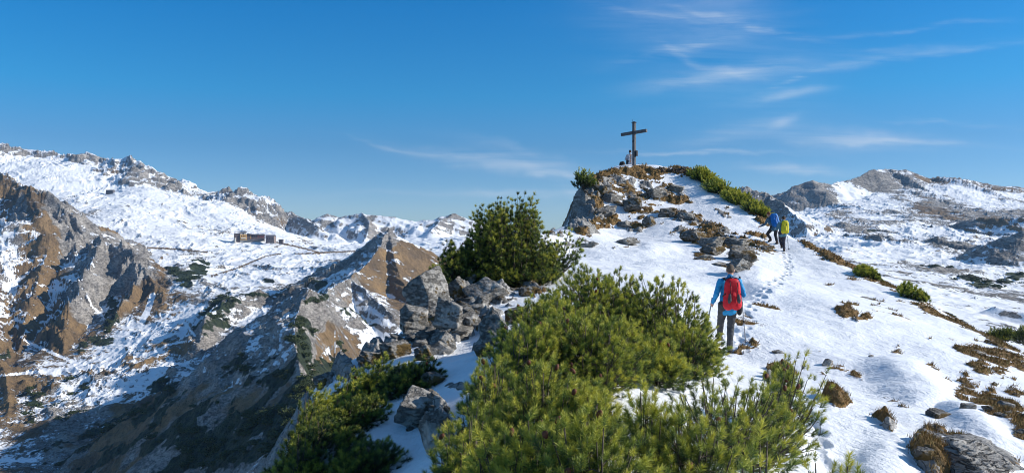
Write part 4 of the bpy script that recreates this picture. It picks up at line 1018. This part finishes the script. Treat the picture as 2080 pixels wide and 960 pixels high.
for q in (-1, 1):
    strip('strap', [(q*.085, -.125, .56), (q*.06, -.135, .42), (q*.075, -.14, .30)], .008, M['black'])
    strip('side_strap', [(q*.155, -.07, .30), (q*.175, .0, .26), (q*.17, .1, .24)], .014, M['black'])
    strip('shoulder_strap', [(q*.09, .10, .55), (q*.12, .16, .60), (q*.14, .30, .58), (q*.15, .36, .45)], .022, M['black'])
    g = fused('mesh_pocket', [('c', pt(q*.085, -.135, .28), .026, pt(q*.095, -.150, .17), .042), ('c', pt(q*.095, -.150, .17), .042, pt(q*.10, -.145, .14), .032)], .009, M['dgrey'], rp, 2, .004)
    strip('hip_belt', [(q*.17, -.02, .10), (q*.22, .08, .07), (q*.20, .26, .05)], .022, M['black'])
strip('top_seam', [(-.13, -.02, .60), (0, -.04, .635), (.13, -.02, .60)], .010, M['black'])
strip('haul_loop', [(-.03, .06, .63), (0, .05, .67), (.03, .06, .63)], .007, M['black'])
pou = thing('camera_pouch', f0+Vector((.215, -.03, .80)), 'black cylindrical pouch hanging at the right hip of the man in blue', 'pouch')
fused('case', [('c', (0, 0, .03), .052, (.01, 0, .14), .055)], .009, M['black'], pou, 2); fused('lid', [('c', (.005, 0, .165), .05, (.012, 0, .175), .052)], .009, M['dgrey'], pou, 1)
a = f0+Vector((-.31, .14, 1.0)); pole(a+Vector((0, .02, .04)), (f0.x-.50, f0.y+.10, gz(f0.x-.50, f0.y+.10)+.0), 'trekking pole in the left hand of the man with the red pack')
ty = f0.y+.62; tx = (1515-CX)/F*ty
pole(f0+Vector((.315, .28, 1.47)), (tx, ty, gz(tx, ty)), 'trekking pole in the raised right hand of the man with the red pack')
# --- the two hikers below the summit
F1 = P(1592, 511, 37); f1 = Vector((F1[0], 37, gz(F1[0], 37)))
sc = 1.
J3 = dict(head=(.05, .16, 1.50), neck=(-.02, .06, 1.37), shL=(-.20, .04, 1.28), shR=(.15, .04, 1.30), elL=(-.27, .12, 1.03), elR=(.25, .06, 1.05), wrL=(-.20, .32, .98), wrR=(.23, .26, .92),
 hipL=(-.15, 0, .80), hipR=(.03, -.0, .80), knL=(-.10, .18, .50), knR=(.0, .02, .45), anL=(-.07, .10, .26), anR=(.0, -.05, .10), cuR=(-.5, .4, 0), fdR=(0, .8, .4))
person(f1, 'hiker in a teal shirt and dark trousers climbing with a yellow backpack', J3, dict(skin=M['skin'], hair=M['hair3'], jacket=M['teal'], trousers=M['plum'], boot=M['boot'], shades=M['shades']), 'hikers', head_dir=(.3, .9, -.2), hair_len='long')
yp, strip, pt = pack(f1+Vector((-.0, -.16, .84)), 'yellow backpack on the back of the hiker in the teal shirt', .33, .23, .55, M['yellow'], top=.82, roty=.06, tilt=-.12)
for q in (-1, 1): strip('side_strap', [(q*.17, -.02, .42), (q*.18, .03, .3), (q*.17, .02, .15)], .012, M['black']); strip('shoulder_strap', [(q*.09, .10, .50), (q*.12, .22, .52), (q*.13, .3, .36)], .022, M['black'])
strip('badge', [(.02, -.155, .36), (.04, -.155, .30)], .014, M['dgrey'])
ty = 37.1; tx = f1.x+.27; pole(f1+Vector((.235, .34, .97)), (tx, ty, gz(tx, ty)), 'trekking pole held by the hiker with the yellow pack')
F2 = P(1573, 489, 38.6); f2 = Vector((F2[0], 38.6, gz(F2[0], 38.6)))
J2 = dict(head=(-.19, .30, 1.44), neck=(-.12, .20, 1.31), shL=(-.27, .16, 1.20), shR=(.06, .10, 1.22), elL=(-.36, .30, .96), elR=(.16, .30, .98), wrL=(-.54, .42, .86), wrR=(.10, .52, .92),
 hipL=(-.10, 0, .78), hipR=(.09, 0, .78), knL=(-.26, .24, .50), knR=(.07, .06, .44), anL=(-.14, .16, .24), anR=(.11, -.04, .10), fdL=(-.7, .5, -.1), cuL=(.2, .4, -.6))
person(f2, 'reddish haired hiker in slate blue bending forward up the slope with a blue backpack', J2, dict(skin=M['skin'], hair=M['hair2'], jacket=M['slate'], trousers=M['char'], boot=M['boot'], shades=M['shades']), 'hikers', head_dir=(-.35, .85, -.35))
bp, strip, pt = pack(f2+Vector((.07, -.04, .84)), 'large blue backpack on the back of the reddish haired hiker', .40, .27, .64, M['packblue'], top=.78, tilt=-.22, roty=-.12)
strip('cover_seam', [(.02, -.16, .45), (.05, -.165, .35), (.03, -.17, .25)], .008, M['white']); strip('buckle', [(.08, -.13, .52), (.10, -.14, .46)], .014, M['white'])
for q in (-1, 1): strip('shoulder_strap', [(q*.09, .12, .55), (q*.12, .24, .58), (q*.13, .32, .42)], .022, M['black'])
# ------------------------------------------------------------------ summit cross and the person sitting behind it
def wood2():
    nt = NT('weathered_wood'); v = nt.coord((6, 6, .7)); g = nt.noise(9, 6, v, .6)
    nt.base(nt.ramp(g, [(.3, (.05, .05, .055)), (.5, (.12, .12, .125)), (.7, (.24, .235, .23))])); nt.rough(.85); nt.bump(g, .5, .01); return nt.m
CW = wood2(); CAP = mat_plain('sheet_metal', (.05, .05, .055), .4, .1, 10, 0, .6)
C0 = P(1288, 338, 50); cz = gz(C0[0], 50)
cb = Vector((C0[0], 50, min(cz, C0[2]+.1)-.05))
HC = (CY-248)/F*50-cb.z
cross = thing('summit_cross', cb, 'weathered grey wooden summit cross standing on the top of the rocky knob', 'cross', None, math.radians(-46))
def box(nm, c, s, m, parent, bev=.01, rot=None):
    bm = bmesh.new(); bmesh.ops.create_cube(bm, size=1, matrix=Matrix.Translation(c)@(rot or Matrix.Identity(4))@Matrix.Diagonal((*s, 1)))
    if bev: bmesh.ops.bevel(bm, geom=bm.edges[:], offset=bev, segments=2, affect='EDGES')
    me = bpy.data.meshes.new(nm); bm.to_mesh(me); bm.free(); return link(nm, me, m, parent)
box('upright', (0, 0, HC/2-.1), (.175, .175, HC+.1), CW, cross, .012)
box('crossbeam', (0, -.02, HC-.66), (1.95, .16, .19), CW, cross, .012, Matrix.Rotation(math.radians(-2.5), 4, 'Y'))
box('cap', (0, 0, HC-.03), (.25, .25, .03), CAP, cross, .004)
bm = bmesh.new(); bmesh.ops.create_cone(bm, cap_ends=True, segments=4, radius1=.17, radius2=.01, depth=.06, matrix=Matrix.Translation((0, 0, HC+.018))@Matrix.Rotation(math.pi/4, 4, 'Z'))
me = bpy.data.meshes.new('cap_top'); bm.to_mesh(me); bm.free(); link('cap_top', me, CAP, cross)
v_, f_ = tube(np.array([(-.13, 0, HC-.05), (-.13, 0, HC+.06), (-.13, 0, HC+.18)]), [.008]*3, 5); link('lightning_rod', raw_mesh('lightning_rod', v_, f_), CAP, cross)
box('plaque', (0, -.095, HC-1.20), (.14, .02, .14), CAP, cross, .003)
sb = box('summit_book_box', (.15, .06, HC-1.95), (.10, .16, .34), CAP, cross, .01)
box('wire_band', (0, 0, HC-.66), (.183, .20, .23), CW, cross, .008)
ps = cb+Vector((-.10, .9, -.02)); ps.z = max(gz(ps.x, ps.y), cb.z-.1)
hz = .0
J4 = dict(head=(.0, .10, .80), neck=(.0, .03, .66), shL=(-.18, .02, .58), shR=(.18, .02, .58), elL=(-.28, .10, .34), elR=(.28, .10, .34), wrL=(-.14, .30, .30), wrR=(.14, .30, .30), hipL=(-.10, 0, .12), hipR=(.10, 0, .12), knL=(-.14, .40, .40), knR=(.14, .40, .40), anL=(-.12, .62, .08), anR=(.12, .62, .08))
person(ps, 'person in a pale top sitting on the summit behind the foot of the cross', J4, dict(skin=M['skin'], hair=M['hair3'], jacket=M['white'], trousers=M['char'], boot=M['boot'], shades=M['shades']), None)
dpk, strip, pt = pack(cb+Vector((-.62, .55, -.02)), 'dark backpack lying on the ground left of the summit cross', .50, .26, .34, M['black'], top=.6, tilt=.1, roty=-.2)
strip('shoulder_strap', [(-.1, -.12, .1), (0, -.16, .2), (.1, -.12, .25)], .02, M['dgrey'])
# gnarled dead roots on the crest right of the cross
wood_me = []
rr = np.random.RandomState(3)
for i, (px, lab) in enumerate([(1352, 'tangled grey dead roots on the crest right of the cross'), (1392, 'bleached dead branches at the right end of the summit crest')]):
    p = at(px, 49.3); root = thing('dead_roots', p, lab, 'dead wood')
    ps_ = []
    for k in range(26):
        a0 = np.array([rr.normal()*.55, rr.normal()*.2, .0]); dd = np.array([rr.normal()*.6, rr.normal()*.2, .06+.10*rr.rand()]); mid = a0+dd*.5+rr.normal(size=3)*np.array([.12, .1, .05])+np.array([0, 0, .06])
        e_ = a0+dd*np.array([1, 1, .2]); ps_.append(tube(np.array([a0-[0, 0, .1], a0*.5+mid*.5, mid, e_, e_+rr.normal(size=3)*np.array([.12, .1, .04])]), [.05, .045, .035, .025, .01], 6))
    v_, f_ = merge(ps_); link('branches', raw_mesh('branches', v_, f_), WOOD, root)
# ------------------------------------------------------------------ dry grass on the snow-free patches
def dry_grass():
    r = np.random.RandomState(9)
    X, Y, Z, C, G = NEAR
    ok = np.argwhere((C > .6) & (G > .42) & (Y < 56) & (np.abs(X/Y) < .68) & ((X > 3.0) | (Y > 18) | (G > .6)))
    sel = ok[r.randint(len(ok), size=22000)]
    x = X[sel[:, 0], sel[:, 1]]; y = Y[sel[:, 0], sel[:, 1]]; z = Z[sel[:, 0], sel[:, 1]]
    V = []; T = []
    for k in range(5):
        m = len(x); a = r.rand(m)*6.283; ln = (.022+.035*r.rand(m))*(1+y/25); lean = .35+.5*r.rand(m)
        bx = x+r.normal(size=m)*.02; by = y+r.normal(size=m)*.03
        w = np.maximum(.0035, .00045*y)
        dx = np.cos(a); dy = np.sin(a)
        tip = np.stack([bx+dx*ln*lean+ln*.25, by+dy*ln*lean, z+ln*.8], 1)
        b0 = np.stack([bx-dy*w, by+dx*w, z-.015], 1); b1 = np.stack([bx+dy*w, by-dx*w, z-.015], 1)
        V.append(np.stack([b0, b1, tip], 1).reshape(-1, 3)); t = np.clip(.5+.25*r.normal(size=m), 0, 1); T.append(np.repeat(t, 3))
    V = np.concatenate(V); T = np.concatenate(T)
    nt = NT('dry_grass_blades'); nt.base(nt.ramp(nt.attr('tone'), [(0, (.07, .05, .02)), (.4, (.20, .115, .035)), (.7, (.34, .20, .06)), (1, (.20, .20, .06))])); nt.rough(.8)
    me = raw_mesh('dry_grass', V, np.arange(len(V)).reshape(-1, 3), False); attr(me, 'tone', T)
    tag(link('dry_grass', me, nt.m), 'tawny dry grass and low heath on the snow-free patches', 'grass', kind='stuff')
dry_grass()
# ------------------------------------------------------------------ far dwarf pines, counted one by one
def far_pines():
    r = np.random.RandomState(4)
    pm = []
    for k in range(4):
        n = 420; a = r.rand(n)*6.283; e = np.arccos(r.rand(n)*.95); rad = .72+.35*r.rand(n)
        c = np.stack([np.cos(a)*np.sin(e), np.sin(a)*np.sin(e), np.cos(e)*.62], 1)*rad[:, None]*(1+.25*np.sin(a*3+k))[:, None]
        q = r.normal(size=(n, 2, 3))*.13
        V = np.stack([c, c+q[:, 0], c+q[:, 1]], 1).reshape(-1, 3)
        v2, f2 = ico(2); core = v2*np.array([.72, .72, .42])*(1+.2*perlin3(v2*2, k))[:, None]
        F3 = np.concatenate([np.arange(len(V)).reshape(-1, 3), f2+len(V)])
        V = np.concatenate([V, core]); me = raw_mesh('foliage', V, F3, False); attr(me, 'tone', np.clip(.35+.2*r.normal(size=len(V)), 0, 1)); me.materials.append(FARPINE); pm.append(me)
    out = 0
    def scatter(data, cond, n, lo, hi, label, group):
        x, y, z, pn = data; px = CX+F*x/y; py = CY-F*z/y
        idx = np.where(cond(px, py, y) & (pn > .47))[0]
        if not len(idx): return
        got = 0
        for i in r.permutation(idx)[:n]:
            o = bpy.data.objects.new('dwarf_pine', pm[r.randint(4)]); COL.objects.link(o); s = lo+(hi-lo)*r.rand()**1.6
            o.location = (x[i], y[i], z[i]-s*.08); o.scale = (s*(.8+.5*r.rand()), s*(.8+.5*r.rand()), s*(.6+.4*r.rand())); o.rotation_euler = (0, 0, r.rand()*6.28); tag(o, label, 'pine shrub', group)
    L_ = FARL
    scatter(L_, lambda px, py, y: (px > 590) & (px < 720) & (py > 600) & (y < 620), 90, 1.6, 4.2, 'dwarf pine on the crest and sunlit side of the dark spur', 'dwarf pines of the spur')
    scatter(L_, lambda px, py, y: (px > 300) & (px < 600) & (py > 640) & (y < 700), 90, 2.0, 4.5, 'dwarf pine on the shaded flank of the spur in the valley shadow', 'dwarf pines of the valley shadow')
    scatter(L_, lambda px, py, y: (px > 300) & (px < 520) & (py > 520) & (py < 720) & (y > 650), 60, 2.5, 5.5, 'dwarf pine on the snowy knolls below the mountain hotel', 'dwarf pines below the hotel')
    scatter(L_, lambda px, py, y: (px > 0) & (px < 300) & (py > 600) & (y > 450), 50, 2.0, 4.5, 'dwarf pine on the brown slopes at the foot of the left massif', 'dwarf pines of the left massif')
    scatter(FARR, lambda px, py, y: (px > 1600) & (py > 470) & (y < 1000) & (y > 215), 60, 1.0, 2.6, 'dwarf pine in the snowy basin behind the right brink', 'dwarf pines of the basin')
nt = NT('far_pine_needles'); nt.base(nt.ramp(nt.attr('tone'), [(0, (.018, .032, .012)), (1, (.10, .12, .03))])); nt.rough(.8); FARPINE = nt.m
far_pines()
# ------------------------------------------------------------------ mountain hotel and huts
def far_at(px, d):
    x = (px-CX)/F*d; return x, d, far_z(x, d)
def bm_obj(nm, c, s, m, parent): return box(nm, c, s, m, parent, 0)
YEL = mat_plain('ochre_cladding', (.52, .30, .10), .7, .12, .6); DARKW = mat_plain('dark_timber', (.11, .085, .08), .8, .3, .5); CONC = mat_plain('pale_concrete', (.50, .47, .42), .8, .1, .4)
ROOFM = mat_plain('dark_roof', (.12, .115, .12), .6, .2, .3); STONE = mat_plain('brown_masonry', (.22, .17, .15), .9, .25, .8); GLASS = mat_plain('window_glass', (.03, .035, .045), .15, .1, 1)
REDP = mat_plain('red_panel', (.25, .07, .06), .7, .15, 1)
D0 = 1380.; k = D0/F
hx, hy, hz0 = far_at(495, D0)
def W(px, py): return ((px-495)*k, (485-py)*k)      # metres from the anchor
base_z = (CY-485)/F*D0
hotel = thing('mountain_hotel', (hx, D0, base_z), 'mountain hotel with an ochre front block and dark timber wings on the snowy plateau', 'hotel', None, math.radians(22))
def blk(nm, x0, y0, x1, y1, dep, m, parent=hotel, front=0.):
    a, z1 = W(x0, y0); b, z0 = W(x1, y1); return bm_obj(nm, ((a+b)/2, dep/2+front, (z0+z1)/2), (b-a, dep, z1-z0), m, parent)
blk('dark_wing', 477, 474, 488, 492, 12, DARKW)
blk('foundation', 476, 487, 537, 497, 16, CONC, front=.6)
ft = blk('ochre_front', 488, 476, 501, 487, 14, YEL, front=-2)
for i in range(3):
    blk('window', 490.2+i*3.2, 478.2, 491.8+i*3.2, 480.2, .4, GLASS, front=-2.25)
blk('balcony', 489.5, 482, 500, 484.6, 1.2, CONC, front=-3.2)
blk('glazed_storey', 488, 471.8, 492.5, 475.7, 10, CONC, front=-.5); blk('glazed_storey', 495.2, 471.2, 500, 475.7, 10, CONC, front=-.5); blk('window_band', 492.7, 472.4, 495, 475.7, 9, GLASS, front=-.2)
rf = bm_obj('roof', (W(490, 0)[0], 6, W(0, 471)[1]), (26*k*.95, 17, 1.2), ROOFM, hotel); rf.rotation_euler = (0, math.radians(-3), 0)
rf2 = bm_obj('roof', (W(509, 0)[0], 6, W(0, 473.2)[1]), (16*k, 16, 1.0), ROOFM, hotel); rf2.rotation_euler = (0, math.radians(9), 0)
blk('side_wing', 501.2, 475, 536, 487, 12, DARKW, front=.5)
rf3 = bm_obj('roof', (W(522, 0)[0], 6.5, W(0, 475)[1]), (30*k, 15, .9), ROOFM, hotel); rf3.rotation_euler = (0, math.radians(3), 0)
for x0 in (522, 527, 531): blk('red_panel', x0, 479.2, x0+3.2, 481.2, .4, REDP, front=.2)
for x0 in (511, 515, 519): blk('window', x0, 479, x0+2.2, 481, .4, GLASS, front=.2)
blk('ochre_panel', 508, 477, 509.4, 485, .4, YEL, front=.2); blk('terrace', 503, 486, 534, 488.2, 8, ROOFM, front=-5)  # narrow strip in the ochre cladding colour, then the terrace
tw = thing('lift_tower', (hx+W(480.5, 0)[0], D0-8, W(0, 496)[1]+base_z), 'pale concrete pillar standing at the left front of the mountain hotel', 'tower')
bm_obj('pillar', (0, 0, 13*k/2), (3.4*k, 3, 14*k), CONC, tw); bm_obj('pillar_cap', (0, 0, 14*k*.97+.2), (4.2*k, 3.6, .8), ROOFM, tw)
def gable(nm, label, px, py, d, w, h, dep, wm, rm, cat, roofh=2.5, nwin=3):
    kk = d/F; x = (px-CX)/F*d; z = (CY-py)/F*d
    t_ = thing(nm, (x, d, z), label, cat)
    bm_obj('wall', (0, dep/2, h*kk/2-2), (w*kk, dep, h*kk+4), wm, t_)
    W2 = w*kk/2+.6; V = [(-W2, -.7, h*kk), (W2, -.7, h*kk), (W2, dep+.7, h*kk), (-W2, dep+.7, h*kk), (-W2, dep/2, h*kk+roofh), (W2, dep/2, h*kk+roofh)]
    me = bpy.data.meshes.new('roof'); me.from_pydata(V, [], [(0, 1, 5, 4), (2, 3, 4, 5), (0, 4, 3), (1, 2, 5), (3, 2, 1, 0)]); link('roof', me, rm, t_)
    for i in range(nwin): bm_obj('window', ((i-(nwin-1)/2)*w*kk/(nwin+.6), -.1, h*kk*.5), (w*kk*.12, .3, h*kk*.22), GLASS, t_)
    return t_
gable('stone_lodge', 'brown stone lodge with a shallow roof right of the mountain hotel', 548, 489, 1375, 17, 9.5, 12, STONE, ROOFM, 'house', 2.4)
gable('small_shed', 'small grey shed at the right end of the hotel terrace', 570, 491, 1370, 8, 4, 6, DARKW, ROOFM, 'shed', 1.2, 1)
gable('mountain_hut', 'small grey hut high on the snow slope under the left summits', 222, 392, 1720, 14, 5.5, 9, mat_plain('grey_timber', (.10, .095, .10), .8, .2, .5), ROOFM, 'hut', 1.5, 3)
# ------------------------------------------------------------------ valley floor, far below and out to the horizon
def valley():
    n = 48; rs = [0, 400, 900, 1500, 2200, 3000, 3900]
    V = []
    for r in rs:
        for i in range(n):
            a = 2*math.pi*i/n; V.append((r*math.cos(a), r*math.sin(a), -430))
    fc = [(k*n+i, k*n+(i+1) % n, (k+1)*n+(i+1) % n, (k+1)*n+i) for k in range(len(rs)-1) for i in range(n)]
    me = raw_mesh('valley_floor', V, fc)
    for a in ('grass', 'pine'): attr(me, a, np.full(len(V), .45))
    attr(me, 'cover', np.full(len(V), .5))
    tag(link('valley_floor', me, FAR_MAT), kind='structure')
valley()
def haze(density):
    bm = bmesh.new(); bmesh.ops.create_cube(bm, size=1, matrix=Matrix.Translation((0, 0, 40))@Matrix.Diagonal((8000, 8000, 980, 1)))
    me = bpy.data.meshes.new('haze'); bm.to_mesh(me); bm.free()
    m = bpy.data.materials.new('thin_air'); m.use_nodes = True; t = m.node_tree; t.nodes.clear()
    o = t.nodes.new('ShaderNodeOutputMaterial'); v = t.nodes.new('ShaderNodeVolumePrincipled')
    v.inputs['Color'].default_value = (.36, .62, 1, 1); v.inputs['Density'].default_value = density; v.inputs['Anisotropy'].default_value = .2
    t.links.new(v.outputs[0], o.inputs['Volume'])
    tag(link('haze', me, m), 'thin blue air between the ridge and the far mountains', 'haze', kind='stuff')
haze(.00007)
# ------------------------------------------------------------------ camera
cam = bpy.data.cameras.new('camera'); co = bpy.data.objects.new('camera', cam); COL.objects.link(co)
co.location = (0, 0, 0); co.rotation_euler = (math.radians(90), 0, 0)
cam.sensor_width = 36; cam.lens = F/2080*36; cam.clip_end = 60000; cam.clip_start = .05
scene.camera = co
# ------------------------------------------------------------------ sun and sky
AZ, EL = 91., 26.5      # degrees clockwise from the viewing direction, degrees above the horizon
sd = Vector((math.sin(math.radians(AZ))*math.cos(math.radians(EL)), math.cos(math.radians(AZ))*math.cos(math.radians(EL)), math.sin(math.radians(EL))))
L = bpy.data.lights.new('sun', 'SUN'); L.energy = 5.0; L.angle = math.radians(.53); L.color = (1, .955, .88)
lo = bpy.data.objects.new('sun', L); COL.objects.link(lo); lo.rotation_euler = sd.to_track_quat('Z', 'Y').to_euler(); lo.location = (60, -10, 60)
w = bpy.data.worlds.new('World'); scene.world = w; w.use_nodes = True
t = w.node_tree; t.nodes.clear()
N = t.nodes.new; LK = t.links.new
out = N('ShaderNodeOutputWorld'); bg = N('ShaderNodeBackground'); bg.inputs[1].default_value = SKY_STRENGTH if 'SKY_STRENGTH' in globals() else .135
sky = N('ShaderNodeTexSky'); sky.sky_type = 'NISHITA'; sky.sun_disc = False
sky.sun_elevation = math.radians(EL); sky.sun_rotation = math.radians(AZ); sky.altitude = 2200; sky.air_density = 1.1; sky.dust_density = .35; sky.ozone_density = 2.6
LK(bg.outputs[0], out.inputs[0])
def wm(op, a, b=None, c=None):
    o = N('ShaderNodeMath'); o.operation = op
    for i, v in enumerate((a, b, c)):
        if v is None: continue
        if isinstance(v, (int, float)): o.inputs[i].default_value = v
        else: LK(v, o.inputs[i])
    return o.outputs[0]
tc = N('ShaderNodeTexCoord'); sp = N('ShaderNodeSeparateXYZ'); LK(tc.outputs['Generated'], sp.inputs[0])
yy = wm('MAXIMUM', sp.outputs[1], .05)
uu = wm('DIVIDE', sp.outputs[0], yy); vv = wm('DIVIDE', sp.outputs[2], yy)     # direction slopes, the sky's own coordinates
front = wm('GREATER_THAN', sp.outputs[1], .06)
# streaky high cirrus: warped, strongly stretched noise gathered in a few banks
def cnoise(sx, sy, rot, detail, seed, warp=0.):
    cb = N('ShaderNodeCombineXYZ'); LK(uu, cb.inputs[0]); LK(vv, cb.inputs[1]); cb.inputs[2].default_value = seed
    mp = N('ShaderNodeMapping'); mp.inputs['Rotation'].default_value = (0, 0, math.radians(rot)); mp.inputs['Scale'].default_value = (sx, sy, 1)
    LK(cb.outputs[0], mp.inputs[0])
    n = N('ShaderNodeTexNoise'); n.inputs['Scale'].default_value = 1; n.inputs['Detail'].default_value = detail; n.inputs['Roughness'].default_value = .6; n.inputs['Distortion'].default_value = warp
    LK(mp.outputs[0], n.inputs['Vector']); return n.outputs['Fac']
warpn = wm('MULTIPLY_ADD', cnoise(5, 9, 0, 4, 4.), .05, -.025)
uw = wm('MULTIPLY_ADD', warpn, 2.0, uu); vw = wm('ADD', vv, warpn)
def bank(px, py, rx, ry, rot, amt):
    """soft elongated bank around a direction, rot counter-clockwise in degrees"""
    cx, cy = (px-CX)/F, (CY-py)/F; c, s = math.cos(math.radians(rot)), math.sin(math.radians(rot))
    dx = wm('SUBTRACT', uw, cx); dy = wm('SUBTRACT', vw, cy)
    a = wm('MULTIPLY', wm('ADD', wm('MULTIPLY', dx, c), wm('MULTIPLY', dy, s)), F/rx)
    b = wm('MULTIPLY', wm('SUBTRACT', wm('MULTIPLY', dy, c), wm('MULTIPLY', dx, s)), F/ry)
    q = wm('ADD', wm('MULTIPLY', a, a), wm('MULTIPLY', b, b))
    return wm('MULTIPLY', wm('POWER', 2.718, wm('MULTIPLY', q, -1)), amt)
def group(banks, noise, lo, hi):
    tot = None
    for b in banks:
        v = bank(*b); tot = v if tot is None else wm('ADD', tot, v)
    mr = N('ShaderNodeMapRange'); mr.inputs[1].default_value = lo; mr.inputs[2].default_value = hi; LK(noise, mr.inputs[0])
    return wm('MULTIPLY', tot, mr.outputs[0])
g1 = group([(1480,150,150,16,8,.75),(1590,196,70,10,8,.7),(1570,258,26,10,15,.6),(1790,120,200,9,9,.5),(1980,98,150,6,9,.35),(1790,104,60,6,5,.4)], cnoise(7, 60, 6, 6, 1., .5), .32, .62)
g2 = group([(1730,285,160,20,-2,.75),(1880,292,170,7,-1,.5),(1480,275,100,16,10,.35),(1620,345,110,9,-2,.75),(1400,310,170,4,-.8,.7)], cnoise(5, 70, -2, 6, 2., .4), .30, .60)
g3 = group([(1040,328,170,16,-9,.75),(1140,350,80,10,-6,.5),(1050,393,110,9,-3,.6),(1150,392,26,10,-35,.5),(1080,310,120,10,-14,.35),(860,300,120,4,-8,.35)], cnoise(5, 60, -9, 6, 3., .5), .30, .62)
g5 = group([(1420,90,120,10,12,.5),(1500,45,140,8,-14,.5),(1330,30,110,7,-8,.4),(1440,130,110,8,-20,.4),(1620,160,60,5,20,.5),(1850,60,160,5,6,.3),(1950,250,160,5,-2,.25)], cnoise(9, 110, -10, 6, 7., .8), .38, .62)
g4 = group([(1400,70,180,70,-10,.42),(1520,220,160,70,0,.20),(1500,20,140,40,-8,.3),(1560,400,200,14,0,.3),(900,395,300,8,0,.25)], cnoise(3, 30, -12, 7, 5., .9), .35, .75)
cl = wm('ADD', wm('ADD', wm('ADD', g1, g2), wm('ADD', g3, g4)), g5)
cl = wm('MINIMUM', wm('MULTIPLY', wm('MULTIPLY', cl, front), .50), .8)
hs = N('ShaderNodeHueSaturation'); hs.inputs['Saturation'].default_value = 1.0; hs.inputs['Value'].default_value = 1.0; LK(sky.outputs[0], hs.inputs['Color'])
tint = N('ShaderNodeMix'); tint.data_type = 'RGBA'; tint.blend_type = 'MULTIPLY'; tint.inputs[0].default_value = 1
LK(hs.outputs[0], tint.inputs[6])
cr = N('ShaderNodeValToRGB'); LK(sp.outputs[2], cr.inputs[0]); r_ = cr.color_ramp
for _ in range(4): r_.elements.new(.5)
for e, (p_, c_) in zip(r_.elements, [(0., (.42, .55, .73)), (.035, (.42, .55, .73)), (.109, (.22, .47, .65)), (.17, (.08, .54, .76)), (.28, (.0, .51, .84)), (.75, (.75, .95, 1.))]):
    e.position = p_; e.color = c_+(1,)
LK(cr.outputs[0], tint.inputs[7])
mx = N('ShaderNodeMix'); mx.data_type = 'RGBA'; LK(cl, mx.inputs[0]); LK(tint.outputs[2], mx.inputs[6]); mx.inputs[7].default_value = (4.6, 5.0, 5.4, 1)
LK(mx.outputs[2], bg.inputs[0])
vs = scene.view_settings; vs.view_transform = 'Standard'; vs.look = 'None'; vs.exposure = .30; vs.gamma = 1
scene.cycles.use_denoising = True; scene.cycles.denoiser = 'OPENIMAGEDENOISE'; scene.cycles.denoising_prefilter = 'ACCURATE'; scene.cycles.filter_width = 1.0; scene.cycles.use_adaptive_sampling = False
scene.cycles.max_bounces = 6; scene.cycles.diffuse_bounces = 3
